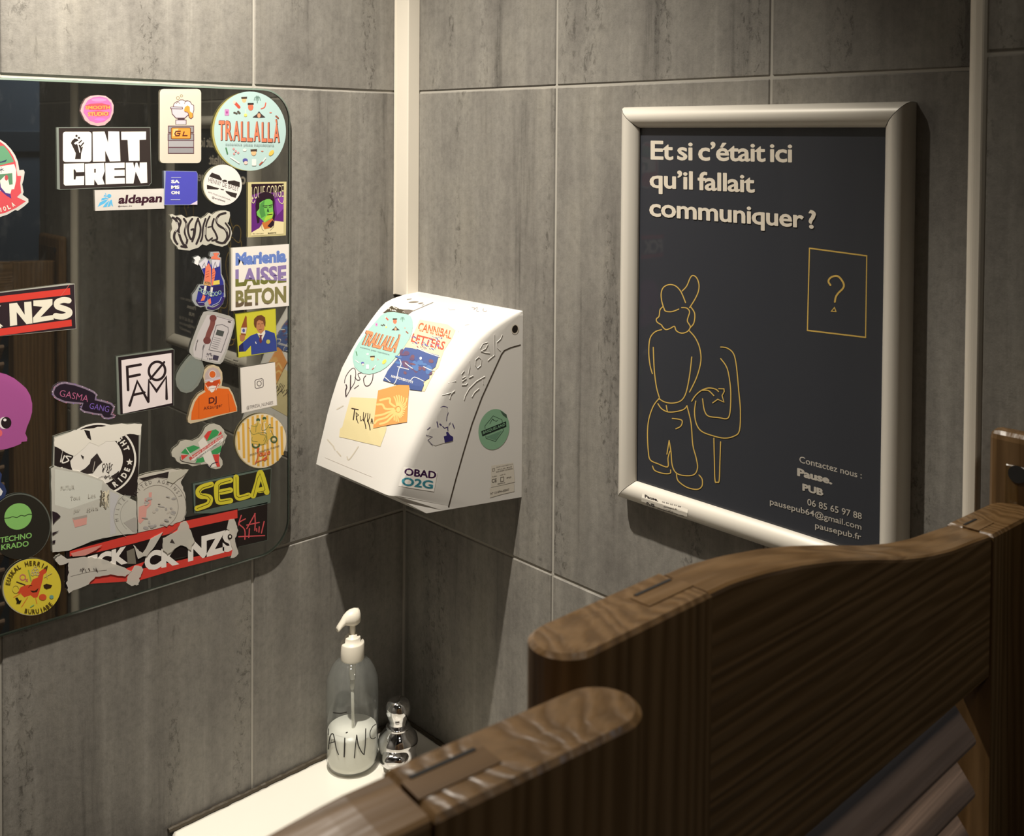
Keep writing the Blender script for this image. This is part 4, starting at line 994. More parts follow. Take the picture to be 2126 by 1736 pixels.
# round white bow tie
a = mart('c2'); a.ell((226, 222, 190), 822, 1216, 220, 228, 0, True, n=56); a.ell((243, 236, 232), 828, 1216, 214, 229, n=56)
for P in ([(705, 1076), (790, 1108), (818, 1150), (812, 1168), (672, 1120)], [(886, 1170), (960, 1165), (1020, 1185), (1018, 1240), (884, 1200)], [(648, 1212), (790, 1255), (770, 1268), (650, 1262)], [(855, 1280), (990, 1312), (972, 1362), (920, 1345), (868, 1305)], [(820, 1165), (850, 1155), (875, 1165), (872, 1185), (822, 1175)], [(800, 1255), (845, 1268), (835, 1275), (808, 1270)]): a.poly(D1, P)
a.text((96, 84, 84), 'HENNY DE BASSY', 664, 1182, 1004, 1290, 56, -.005, (.1, -1)); a.text((120, 112, 112), 'ARTS, MUSIC & AUDIOVISUAL', 664, 1302, 918, 1392, 16, 0); a.text((110, 104, 104), '@hennydebassy', 706, 1364, 856, 1408, 22, .015)
sticker(a, 'round white sticker with a black bow tie below the blue round one')
# green faced portrait
CRM = (242, 230, 172)
a = mart('c2'); a.poly(CRM, [(1112, 1186), (1545, 1178), (1538, 1784), (1110, 1806)], True); a.poly((104, 42, 128), [(1150, 1206), (1514, 1198), (1512, 1640), (1150, 1752)]); a.poly((42, 22, 34), [(1150, 1206), (1514, 1198), (1514, 1290), (1420, 1300), (1250, 1300), (1150, 1330)])
a.poly((140, 70, 170), [(1420, 1380), (1512, 1330), (1512, 1480), (1440, 1560)]); 
HR = (44, 24, 40); a.poly(HR, [(1200, 1540), (1195, 1450), (1205, 1370), (1245, 1310), (1300, 1288), (1350, 1298), (1395, 1325), (1412, 1400), (1405, 1480), (1420, 1560), (1405, 1620), (1380, 1600), (1385, 1450), (1250, 1480), (1240, 1640), (1215, 1650)])
a.poly((206, 120, 60), [(1268, 1640), (1385, 1590), (1410, 1640), (1360, 1700), (1290, 1715)]); a.poly(HR, [(1330, 1680), (1388, 1610), (1416, 1650), (1370, 1700)])
a.poly((120, 196, 90), [(1240, 1420), (1300, 1378), (1360, 1372), (1388, 1400), (1392, 1470), (1398, 1540), (1385, 1590), (1340, 1615), (1300, 1640), (1262, 1600), (1215, 1560), (1208, 1520), (1225, 1500), (1240, 1480)])
a.poly((176, 214, 70), [(1340, 1600), (1385, 1585), (1395, 1520), (1350, 1530), (1300, 1590), (1290, 1640)]); a.poly((84, 150, 76), [(1250, 1430), (1300, 1385), (1290, 1470), (1310, 1560), (1262, 1590), (1240, 1520)])
a.line(HR, 9, [(1280, 1452), (1330, 1450)]); a.line(HR, 9, [(1345, 1448), (1385, 1440)]); a.line((40, 60, 40), 7, [(1295, 1468), (1325, 1468)]); a.line((40, 60, 40), 7, [(1350, 1466), (1380, 1462)]); a.poly((36, 60, 40), [(1335, 1470), (1350, 1520), (1325, 1515)]); a.line((50, 40, 40), 8, [(1330, 1552), (1385, 1545)])
a.poly((240, 226, 178), [(1150, 1752), (1240, 1700), (1270, 1655), (1300, 1722), (1400, 1690), (1412, 1618), (1514, 1632), (1512, 1765), (1150, 1788)]); a.line(HR, 4, [(1262, 1660), (1270, 1715), (1290, 1735)]); a.line(HR, 4, [(1405, 1635), (1400, 1690), (1360, 1730)])
a.text((226, 216, 176), 'LOUIE GORGE', 1152, 1375, 1512, 1352, 150, -.012); a.curve((226, 216, 176), 7, [(1165, 1350), (1155, 1400), (1175, 1420), (1190, 1390)]); a.curve((226, 216, 176), 7, [(1450, 1370), (1470, 1410), (1500, 1425), (1515, 1390)]); a.poly(HR, [(1230, 1385), (1240, 1320), (1290, 1292), (1350, 1298), (1395, 1325), (1405, 1380), (1330, 1368), (1270, 1395)])
a.text((96, 84, 54), 'Elle vient peur', 1166, 1772, 1290, 1766, 14, 0); a.text((80, 70, 46), 'BIARRITZ', 1336, 1766, 1430, 1760, 14, .04)
sticker(a, 'small upright sticker of a green-faced portrait on purple')
# tangled lettering
a = mart('c4'); a.poly((236, 232, 218), [(128, 150), (160, 142), (210, 165), (270, 150), (330, 190), (400, 170), (470, 175), (500, 200), (560, 165), (600, 125), (640, 150), (680, 120), (740, 100), (800, 98), (850, 115), (855, 160), (835, 240), (820, 248), (860, 300), (878, 370), (860, 450), (820, 510), (760, 535), (690, 520), (620, 495), (570, 520),
          (520, 505), (470, 548), (420, 560), (370, 580), (300, 575), (235, 565), (215, 530), (170, 490), (140, 430), (140, 360), (160, 320), (150, 260), (165, 215)], True)
for w, P in ((30, [(165, 185), (205, 215), (240, 300), (190, 370), (185, 440), (220, 500)]), (28, [(215, 185), (260, 230), (235, 330), (255, 420), (290, 500), (330, 540), (270, 530)]), (26, [(300, 200), (330, 260), (310, 360), (340, 450), (320, 520)]), (24, [(400, 200), (360, 260), (350, 350), (380, 440), (410, 420), (420, 330), (390, 330)]),
             (24, [(470, 195), (440, 280), (430, 380), (400, 470)]), (24, [(470, 210), (500, 300), (490, 400), (450, 500)]), (22, [(560, 200), (530, 300), (520, 420), (500, 470)]), (20, [(610, 170), (570, 260), (560, 400), (590, 460), (640, 430)]), (16, [(590, 300), (640, 290)]), (26, [(800, 130), (730, 150), (690, 210), (720, 280), (800, 330), (820, 420), (770, 490), (690, 470)]),
             (22, [(660, 200), (640, 290), (680, 370), (700, 440), (640, 460)]), (20, [(800, 250), (850, 330), (840, 420), (790, 490)])):
    a.curve((54, 46, 48), w, P)
for w, P in ((9, [(215, 240), (228, 300), (205, 340)]), (10, [(240, 440), (222, 480)]), (5, [(330, 250), (322, 350), (345, 440)]), (5, [(470, 240), (480, 330)]), (5, [(700, 180), (700, 240), (780, 300), (815, 350)]), (5, [(560, 300), (556, 390)]), (4, [(300, 470), (330, 510)]), (4, [(180, 340), (260, 385)])): a.curve((220, 214, 206), w, P)
sticker(a, 'white-edged sticker of tangled black lettering')
# boots
a = mart('c4'); a.poly((196, 200, 204), [(400, 1110), (440, 1060), (480, 990), (530, 985), (545, 880), (500, 780), (470, 730), (415, 730), (430, 690), (410, 665), (470, 640), (498, 660), (500, 690), (560, 660), (600, 690), (630, 670), (608, 640), (620, 598), (720, 592), (735, 620), (720, 655), (748, 665), (752, 860), (790, 940), (800, 1130),
          (770, 1220), (720, 1280), (640, 1310), (575, 1295), (555, 1250), (500, 1262), (440, 1240), (400, 1180)], True)
a.poly((252, 250, 250), [(412, 668), (470, 645), (498, 660), (498, 690), (480, 700), (470, 760), (425, 735), (440, 700)])
BB = (52, 56, 150); OO = (240, 130, 100)
a.poly(BB, [(505, 770), (560, 690), (600, 700), (625, 760), (622, 1010), (580, 1180), (540, 1215), (480, 1215), (450, 1170), (470, 1070), (540, 1000), (545, 880)]); a.poly(BB, [(640, 690), (735, 690), (742, 870), (775, 960), (780, 1120), (740, 1210), (650, 1250), (600, 1235), (590, 1150), (630, 1020), (625, 780)])
a.poly((225, 222, 232), [(478, 740), (560, 672), (590, 700), (570, 780), (515, 800)]); a.poly((225, 222, 232), [(635, 690), (735, 690), (725, 770), (640, 800)])
a.poly(OO, [(560, 780), (600, 730), (625, 790), (622, 1010), (560, 990), (545, 950)]); a.poly(OO, [(640, 800), (665, 790), (680, 840), (655, 1000), (630, 1000)]); a.poly(OO, [(500, 1190), (530, 1110), (560, 1130), (545, 1180)]); a.poly(OO, [(585, 1180), (620, 1150), (628, 1210), (605, 1235)])
for y in (840, 870, 900): a.line((190, 80, 70), 5, [(565, y), (600, y-14)]); a.line((190, 80, 70), 5, [(640, y+15), (668, y)])
a.poly(OO, [(625, 680), (632, 655), (665, 640), (650, 610), (690, 605), (728, 612), (700, 640), (705, 662), (735, 672), (735, 692)]); a.line((60, 50, 80), 5, [(520, 780), (545, 725), (560, 780)]); a.line((60, 50, 80), 6, [(650, 800), (676, 715), (700, 800)])
a.poly((220, 170, 110), [(542, 950), (625, 960), (622, 1010), (535, 990)]); a.text((90, 60, 60), 'ATEN', 548, 978, 620, 990, 28, .03); a.poly((236, 214, 100), [(655, 945), (728, 935), (730, 985), (650, 995)])
a.poly((48, 40, 96), [(500, 1000), (620, 1015), (780, 990), (782, 1080), (640, 1060), (470, 1060)]); a.poly((236, 232, 226), [(548, 1000), (575, 1005), (555, 1110), (525, 1105)]); a.poly((236, 232, 226), [(622, 1020), (650, 1022), (635, 1135), (612, 1130)])
for x, y in ((492, 1045), (525, 1070), (565, 1085), (610, 1095), (650, 1105), (690, 1100), (730, 1085)): a.ring((150, 180, 178), 9, x, y, 17, 22, n=14)
a.curve((60, 44, 110), 22, [(455, 1180), (490, 1225), (540, 1225)]); a.curve((60, 44, 110), 26, [(590, 1265), (660, 1275), (740, 1225), (778, 1150)]); a.curve((190, 196, 220), 7, [(640, 1240), (720, 1200), (750, 1140)]); a.curve((190, 196, 220), 5, [(470, 1205), (540, 1205)])
sticker(a, 'die-cut sticker of a pair of blue and orange boots')
# slogan card
a = mart('c4'); a.poly((236, 230, 214), [(862, 548), (1562, 502), (1562, 1246), (866, 1306)], True); a.poly((250, 244, 238), [(882, 546), (1562, 502), (1562, 1244), (880, 1304)])
a.text((112, 140, 214), 'Marienia', 920, 752, 1532, 708, 142, .055)
for t, x0, y0, x1, y1, h, c0, c1, fr in (('LAISSE', 918, 1004, 1532, 950, 196, (150, 130, 186), (122, 124, 62), .42), ('BÉTON', 920, 1252, 1530, 1194, 190, (138, 132, 84), (112, 96, 76), .30)):
    vs, fs = glyphs(t, .045, 3); mn = min(v[0] for v in vs); mxx = max(v[0] for v in vs); dx, dy = (x1-x0)/(mxx-mn), (y1-y0)/(mxx-mn); hh = h/.729
    bm = bmesh.new(); bv = [bm.verts.new((v[0], v[1], 0)) for v in vs]
    for f in fs:
        try: bm.faces.new([bv[i] for i in f])
        except ValueError: pass
    bmesh.ops.bisect_plane(bm, geom=bm.verts[:]+bm.edges[:]+bm.faces[:], plane_co=(0, .729*fr, 0), plane_no=(.10, 1, 0))
    bm.verts.index_update(); vv = [(v.co.x, v.co.y) for v in bm.verts]
    up_, dn_ = [], []
    for f in bm.faces: (up_ if f.calc_center_median().y + .10*f.calc_center_median().x > .729*fr else dn_).append([v.index for v in f.verts])
    bm.free(); pts = [(x0+dx*(x-mn), y0+dy*(x-mn)-hh*y) for x, y in vv]
    a.add(pts, up_, c0); a.add(pts, dn_, c1)
for x, y, r in ((1240, 880, 22), (1400, 860, 24), (1100, 900, 20), (1480, 880, 16)): a.ell((86, 66, 120), x, y+18, r, 7)
sticker(a, 'white square card with large blue, violet and olive words in three rows')
# grey resin sticker with phone
a = mart('c5'); RG = (158, 164, 156); a.poly(RG, [(200, 850), (215, 780), (260, 700), (320, 620), (375, 560), (440, 600), (520, 640), (545, 720), (520, 830), (470, 930), (400, 1000), (330, 1022), (260, 1000), (215, 940)], True)
a.poly((134, 142, 136), [(235, 870), (260, 780), (330, 670), (400, 600), (500, 660), (500, 790), (450, 900), (380, 980), (310, 990), (255, 950)])
a.poly((184, 182, 178), [(365, 500), (385, 420), (440, 270), (500, 110), (535, 45), (590, 32), (700, 50), (850, 92), (905, 130), (912, 180), (880, 310), (820, 510), (770, 640), (735, 672), (680, 668), (560, 640), (440, 608), (400, 575), (365, 530)])
a.poly((206, 200, 202), [(410, 480), (470, 300), (580, 80), (680, 90), (890, 140), (880, 260), (790, 520), (720, 650), (600, 630), (420, 580)])
a.line((120, 112, 116), 6, [(545, 470), (600, 250), (640, 120), (700, 100), (880, 150)]); a.curve((130, 76, 72), 60, [(650, 120), (640, 200), (600, 300), (570, 400)]); a.ell((118, 66, 64), 578, 388, 46, 44); a.ell((118, 66, 64), 650, 120, 42, 40)
a.line((110, 106, 112), 7, [(690, 205), (760, 195), (830, 230), (835, 280), (750, 530), (600, 500), (640, 380), (690, 205)]); a.poly((78, 82, 80), [(700, 255), (785, 280), (765, 340), (680, 318)])
for y in range(6): a.line((160, 156, 162), 6, [(668-y*8, 350+y*24), (745-y*8, 370+y*24)])
a.curve((90, 88, 92), 5, [(520, 500), (540, 440), (510, 640)]); random.seed(3)
for _ in range(16): x, y = random.uniform(550, 640), random.uniform(540, 610); a.line((110, 104, 116), 6, [(x, y), (x+random.uniform(-16, 16), y+random.uniform(-16, 16))])
a.poly((70, 64, 84), [(655, 560), (720, 575), (705, 625), (645, 612)]); a.line((90, 86, 90), 7, [(440, 500), (450, 420)]); a.line((90, 86, 90), 7, [(455, 410), (468, 380)]); a.ell((90, 84, 84), 846, 160, 20, 7, 15)
sticker(a, 'tilted grey resin sticker of a telephone with an oval end')
# man with bottle
a = mart('c5'); a.poly((206, 206, 70), [(915, 72), (1402, 5), (1418, 520), (955, 597)], True); a.poly((214, 208, 60), [(925, 80), (1396, 12), (1412, 515), (960, 588)])
a.poly((52, 70, 150), [(958, 525), (960, 455), (1020, 400), (1100, 330), (1180, 300), (1230, 400), (1280, 260), (1390, 300), (1412, 400), (1416, 515), (1110, 560), (1105, 450), (1040, 520)])
a.poly((40, 40, 96), [(960, 455), (1010, 410), (1020, 520), (958, 526)]); a.poly((240, 232, 222), [(1180, 302), (1205, 330), (1225, 420), (1278, 300), (1272, 262), (1230, 300)]); a.poly((112, 50, 66), [(1205, 322), (1245, 322), (1232, 345), (1240, 400), (1222, 425), (1200, 390), (1212, 345)])
a.poly((196, 134, 92), [(1165, 190), (1170, 150), (1220, 130), (1262, 150), (1270, 210), (1262, 270), (1225, 310), (1190, 280), (1168, 240)]); a.poly((110, 66, 40), [(1140, 190), (1142, 130), (1180, 92), (1230, 80), (1275, 110), (1282, 170), (1278, 225), (1262, 200), (1250, 155), (1200, 140), (1175, 165), (1168, 240), (1150, 225)])
a.line((90, 52, 36), 5, [(1188, 190), (1210, 188)]); a.line((90, 52, 36), 5, [(1232, 186), (1252, 184)]); a.line((130, 70, 50), 5, [(1205, 258), (1235, 254)]); a.line((150, 90, 60), 5, [(1222, 195), (1224, 228)])
a.poly((150, 82, 44), [(1032, 110), (1042, 88), (1055, 105), (1055, 160), (1060, 235), (1040, 330), (985, 320), (985, 240), (1010, 170)]); a.poly((226, 214, 206), [(988, 235), (1056, 232), (1045, 305), (984, 300)]); a.ell((80, 90, 160), 1018, 268, 16, 22); a.poly((186, 122, 84), [(970, 320), (1035, 325), (1030, 375), (1000, 400), (975, 385)]); a.ell((196, 190, 96), 1312, 402, 24, 26); a.line((240, 235, 230), 10, [(1160, 405), (1168, 425)])
sticker(a, 'yellow sticker of a man in a blue blazer raising a bottle')
# white handle card (its code left out)
a = mart('c5', 0); a.poly((226, 220, 210), [(972, 716), (1396, 648), (1422, 1166), (992, 1264)], True); a.poly((244, 238, 232), [(982, 716), (1392, 652), (1416, 1162), (1000, 1258)])
a.line((110, 102, 104), 9, [(1168, 860), (1235, 845), (1252, 858), (1254, 935), (1240, 950), (1172, 966), (1156, 952), (1153, 876)], True); a.ring((110, 102, 104), 9, 1204, 905, 25, 30); a.ell((110, 102, 104), 1233, 868, 5, 5)
a.text((110, 102, 100), '@TERESA_NUNEES', 1052, 1216, 1372, 1152, 40, .005)
sticker(a, 'white card sticker with a thin camera outline and grey handle text')
# orange figure
a = mart('c5'); a.poly((248, 226, 190), [(352, 1372), (345, 1330), (378, 1200), (410, 1110), (470, 1030), (545, 985), (548, 900), (530, 820), (545, 740), (595, 692), (655, 680), (720, 705), (760, 770), (765, 850), (752, 935), (845, 955), (890, 1030), (938, 1180), (940, 1240), (700, 1300), (560, 1345), (380, 1388)], True)
ORG = (238, 112, 36); a.poly(ORG, [(385, 1345), (392, 1250), (430, 1130), (480, 1055), (560, 1005), (545, 980), (552, 905), (600, 880), (735, 850), (740, 900), (700, 960), (835, 970), (880, 1050), (930, 1200), (932, 1235), (700, 1285), (500, 1335)])
a.poly((196, 178, 176), [(552, 865), (555, 790), (590, 730), (650, 708), (705, 730), (738, 790), (735, 845), (640, 862)]); a.poly((214, 200, 210), [(545, 868), (600, 850), (740, 822), (742, 850), (660, 872), (560, 880)]); a.ell((226, 106, 40), 643, 795, 36, 40); a.ring((240, 225, 220), 7, 643, 795, 42, 46)
a.poly((206, 76, 34), [(560, 905), (590, 880), (725, 865), (715, 930), (690, 960), (640, 925), (600, 950)]); a.poly((246, 232, 224), [(592, 945), (640, 930), (692, 935), (660, 1000), (632, 1015), (608, 990)]); a.line((90, 60, 60), 4, [(610, 970), (672, 960)]); a.ell((244, 238, 232), 632, 880, 22, 10); a.line((246, 232, 224), 7, [(560, 920), (600, 985)]); a.line((246, 232, 224), 7, [(715, 910), (685, 985)])
a.text((86, 30, 34), 'DJ', 598, 1145, 694, 1128, 72, .02); a.text((110, 44, 36), 'AKburger', 535, 1225, 762, 1180, 42, -.004)
a.line((190, 86, 30), 5, [(480, 1080), (480, 1320)]); a.line((190, 86, 30), 5, [(830, 1030), (850, 1240)])
sticker(a, 'orange die-cut sticker of a hooded figure in a cap with dark letters')
# ragged map sticker
a = mart('c8'); a.poly((232, 228, 214), [(140, 430), (160, 390), (215, 350), (240, 305), (300, 290), (380, 300), (450, 265), (490, 215), (520, 150), (570, 112), (620, 105), (690, 130), (735, 180), (735, 205), (768, 240), (745, 290), (742, 320), (712, 370), (700, 420), (680, 470), (715, 520), (718, 570), (690, 610), (640, 620), (560, 600),
          (540, 560), (440, 575), (380, 588), (320, 560), (250, 560), (200, 530), (180, 490), (150, 480)], True)
GN = (66, 160, 94); RD_ = (222, 72, 66)
a.poly(GN, [(245, 440), (300, 380), (390, 350), (450, 370), (460, 380), (330, 455)]); a.poly(GN, [(560, 250), (600, 180), (640, 170), (680, 200), (660, 240), (560, 300), (530, 300)]); a.poly(RD_, [(508, 250), (550, 195), (600, 182), (540, 300)]); a.poly(RD_, [(660, 245), (700, 190), (708, 225)]); a.poly(RD_, [(248, 462), (330, 460), (270, 510), (258, 520)])
a.poly(GN, [(590, 415), (705, 350), (700, 420), (660, 450), (600, 450)]); a.poly(GN, [(410, 550), (430, 505), (500, 482), (520, 530), (480, 545)]); a.poly(RD_, [(605, 455), (680, 452), (675, 530), (690, 590), (655, 595)]); a.poly((240, 234, 226), [(440, 320), (500, 260), (540, 310), (650, 590), (600, 600), (520, 540)])
a.poly((214, 84, 80), [(338, 490), (720, 230), (722, 262), (352, 522)]); a.poly((240, 236, 230), [(352, 522), (722, 262), (728, 300), (400, 525)])
a.text((246, 226, 220), 'HEMEN BIZI NAHI DUGU', 372, 500, 716, 258, 26, .02, (.2, -1)); a.text((90, 88, 84), 'URGENCE LOGEMENT', 402, 524, 694, 318, 22, .02, (.2, -1)); a.line((240, 236, 226), 9, [(305, 385), (372, 480)])
a.curve((40, 34, 36), 6, [(240, 480), (245, 520), (300, 540), (380, 555), (470, 560)]); a.curve((40, 34, 60), 8, [(545, 565), (570, 600), (600, 560), (660, 540)]); a.curve((40, 34, 36), 5, [(735, 290), (710, 370), (690, 450)])
sticker(a, 'ragged map-shaped sticker in red, green and white')
# striped round sticker
a = mart('c8', 1); a.ell((222, 206, 160), 1146, 300, 290, 310, 10, True, n=60); a.ell((242, 226, 196), 1152, 300, 280, 305, 10, n=60)
for i in range(11):
    x = 895+i*54; sh_ = 46
    for seg in (0,):
        e0 = ((x-1152)/275); 
        if abs(e0) >= .98: continue
        hh = 300*math.sqrt(1-e0*e0); 
        a.poly((234, 182, 78), [(x-14, 300-hh*.97), (x+13, 300-hh*.99), (x+13+10, 300+hh*.97), (x-14+10, 300+hh*.97)])
SG = (112, 128, 72); SL = (226, 190, 90)
for cx_, cy_ in ((1118, 72), (1188, 55)): a.ell((60, 92, 62), cx_, cy_-6, 22, 20); a.ell((222, 200, 110), cx_+2, cy_+16, 15, 15)
a.poly(SL, [(1040, 130), (1110, 95), (1150, 110), (1150, 230), (1210, 220), (1190, 100), (1215, 100), (1260, 150), (1250, 200), (1290, 250), (1220, 300), (1200, 340), (1140, 345), (1040, 330), (1040, 250), (1030, 190)])
for q in ([(1040, 130), (1100, 140), (1115, 95)], [(1025, 180), (1060, 230), (1120, 210)], [(1170, 95), (1160, 180), (1210, 170)], [(1210, 170), (1250, 110), (1260, 150)], [(1120, 215), (1210, 215), (1190, 330), (1130, 345)], [(1140, 230), (1200, 240), (1180, 300)], [(1050, 260), (1050, 300), (1110, 310)], [(1260, 180), (1290, 240)], [(1215, 240), (1220, 330)], [(1095, 120), (1090, 200)]): a.curve(SG, 5, q)
a.ring((70, 98, 56), 17, 1092, 345, 38, 30, 0, -10, 190); a.ring((70, 98, 56), 15, 1295, 285, 32, 32); a.ell((230, 222, 180), 1295, 285, 14, 14); a.line(SG, 5, [(1240, 150), (1288, 150)]); a.curve((206, 100, 60), 5, [(1010, 150), (1025, 160)])
a.text((120, 104, 70), 'PIZZA NAPOLITAINE', 1025, 470, 1355, 366, 20, .01, (.1, -1)); RS = (222, 96, 52)
for q in ([(1130, 385), (1105, 430), (1118, 380), (1115, 470), (1085, 560)], [(1140, 440), (1132, 465), (1152, 468), (1160, 445), (1145, 436)], [(1172, 432), (1170, 462), (1190, 458), (1196, 428), (1200, 460)], [(1214, 424), (1216, 470), (1195, 520), (1180, 505), (1210, 480)], [(1232, 425), (1228, 448), (1246, 446), (1250, 425), (1236, 418)], [(1090, 545), (1160, 515), (1220, 500)]): a.curve(RS, 9, q)
sticker(a, 'round yellow and cream striped sticker with two riders on a scooter')
# yellow outline word
a = mart('c8'); a.poly((116, 134, 124), [(383, 784), (1246, 600), (1266, 612), (1256, 1000), (640, 1118), (400, 1118)], True); a.poly((46, 42, 32), [(408, 802), (1262, 616), (1252, 900), (412, 1108)])
YE_ = (226, 214, 62); DK = (60, 56, 24)
def fat(q, closed=False): a.line(YE_, 56, q, closed)
for q in ([(610, 800), (500, 824), (450, 850), (440, 895), (470, 930), (560, 915), (585, 950), (560, 1010), (520, 1035), (415, 1065)],): pass
for q in ([(590, 792), (490, 822), (448, 858), (446, 900), (475, 924), (530, 926), (574, 944), (574, 985), (545, 1022), (430, 1062)],
          [(806, 744), (700, 768), (662, 790), (650, 840), (660, 960), (690, 990), (806, 974)], [(700, 878), (806, 856)], [(870, 710), (872, 880), (890, 938), (935, 940), (1010, 915)], [(1062, 920), (1110, 770), (1135, 668), (1160, 690), (1215, 880)], [(1130, 860), (1180, 848)]):
    a.curve(YE_, 62, q)
for q in ([(600, 796), (490, 832), (455, 870), (470, 905), (550, 925), (580, 960), (560, 1010), (430, 1062)], [(806, 744), (700, 775), (672, 800), (670, 970), (690, 985), (806, 965)], [(672, 885), (806, 856)], [(868, 710), (872, 920), (900, 940), (1015, 910)], [(1062, 930), (1112, 720), (1140, 672), (1195, 850), (1180, 868), (1110, 880)]):
    a.line(DK, 5, q)
sticker(a, 'dark sticker with fat yellow outlined capital letters, mirror bottom right')
# red tag
a = mart('c8'); a.poly((120, 138, 130), [(360, 1282), (612, 1222), (618, 1130), (1222, 992), (1226, 1420), (880, 1500), (400, 1600)], True); a.poly((38, 30, 28), [(366, 1290), (634, 1226), (640, 1145), (1222, 1010), (1222, 1418), (870, 1500), (400, 1600)])
for q in ([(760, 1165), (860, 1150), (850, 1200)], [(928, 1140), (905, 1210), (850, 1380)], [(975, 1180), (900, 1230), (965, 1300), (968, 1410)], [(1085, 1120), (1040, 1200), (990, 1290)], [(1080, 1120), (1085, 1220), (1080, 1310)], [(990, 1250), (1130, 1220)], [(1100, 1290), (1103, 1320)], [(1130, 1270), (1126, 1330)], [(1185, 1210), (1155, 1340)], [(850, 1385), (960, 1378), (1190, 1368)], [(1020, 1290), (1012, 1390)]):
    a.curve((222, 92, 98), 13, q)
sticker(a, 'black sticker with a scribbled red tag in the mirror bottom right corner')
RD2 = (226, 70, 60)
# lower red and black slogan, torn
a = mart('c7', 1); a.poly((44, 34, 34), [(215, 1300), (400, 1245), (860, 1118), (1240, 1010), (1846, 893), (1850, 1265), (1700, 1295), (1290, 1360), (900, 1480), (330, 1640), (215, 1660)], True)
a.poly(RD2, [(250, 1300), (700, 1180), (1270, 1030), (1840, 905), (1842, 985), (1400, 1080), (860, 1225), (430, 1330), (250, 1350)]); a.poly(RD2, [(430, 1550), (920, 1470), (1300, 1385), (1700, 1290), (1805, 1264), (1800, 1336), (1700, 1362), (1300, 1462), (900, 1580), (430, 1610)])
a.text(WH, 'FCK', 420, 1505, 800, 1400, 150, .06, (0, -1)); a.text(WH, 'CK', 960, 1480, 1290, 1410, 165, .06); a.text(WH, 'NZS', 1372, 1385, 1820, 1270, 190, .06)
a.poly(RD2, [(770, 1470), (900, 1420), (960, 1400), (900, 1500), (800, 1510)]); a.poly((130, 124, 112), [(790, 1300), (862, 1270), (880, 1420), (800, 1420)])
sticker(a, 'torn black and red slogan sticker along the mirror bottom edge')
def torn(a, c, P, seed, amp=7, n=4, base=True):
    random.seed(seed); out = []
    for i in range(len(P)):
        (x0, y0), (x1, y1) = P[i], P[(i+1) % len(P)]
        for k in range(n):
            t = k/n; out.append((x0+(x1-x0)*t+random.uniform(-amp, amp), y0+(y1-y0)*t+random.uniform(-amp, amp)))
    return a.poly(c, out, base)
# black ring sticker, half peeled
a = mart('c7', 1); a.poly((206, 206, 196), [(98, 215), (200, 180), (400, 130), (550, 110), (930, 90), (928, 200), (900, 640), (820, 800), (640, 760), (90, 490)], True)
a.poly((44, 36, 36), [(108, 225), (560, 120), (905, 190), (900, 780), (640, 760), (104, 484)]); 
a.ell((253, 248, 240), 520, 430, 362, 345, -8, n=60); a.ell((44, 36, 36), 518, 430, 345, 328, -8, n=60); a.ell((253, 248, 240), 505, 432, 250, 242, -8, n=50)
a.arc((253, 248, 240), 'FIGHT', 516, 430, 268, 255, -75, -16, 52, .05); a.arc((253, 248, 240), 'RIDE', 516, 430, 320, 305, 62, 14, 52, .05, True)
st = [(818+(34 if i % 2 == 0 else 15)*math.sin(i*math.pi/5), 455-(34 if i % 2 == 0 else 15)*math.cos(i*math.pi/5)) for i in range(10)]; a.poly((253, 248, 240), st)
a.poly((44, 36, 36), [(112, 305), (182, 350), (150, 480), (104, 480)]); a.curve((44, 36, 36), 46, [(262, 400), (225, 440), (170, 480)]); a.curve((253, 248, 240), 12, [(200, 395), (180, 460), (240, 440), (215, 400), (262, 405)])
torn(a, (252, 247, 236), [(102, 222), (300, 150), (440, 140), (560, 115), (740, 92), (930, 92), (924, 195), (820, 190), (740, 215), (700, 280), (690, 250), (600, 260), (520, 300), (440, 265), (300, 400), (180, 345), (104, 300)], 5, 5, 3, False)
a.poly((44, 36, 36), [(385, 148), (440, 160), (455, 250), (420, 225), (400, 180)])
a.poly((58, 50, 50), [(510, 370), (560, 455), (520, 490), (470, 560), (400, 570), (345, 545), (400, 512), (440, 470), (450, 430)]); a.poly((58, 50, 50), [(355, 385), (385, 402), (378, 432), (362, 405)]); a.line((230, 222, 210), 5, [(488, 450), (470, 550)])
random.seed(9)
for _ in range(24): x, y = random.uniform(560, 670), random.uniform(470, 610); a.line((64, 56, 56), 7, [(x, y), (x+random.uniform(-18, 18), y+random.uniform(-26, 26))])
a.poly((58, 50, 50), [(640, 590), (690, 560), (720, 535), (715, 560), (680, 620)]); a.curve((120, 112, 106), 4, [(510, 620), (560, 590), (650, 600), (690, 640)])
sticker(a, 'half-peeled black sticker with a white ring of letters and a star')
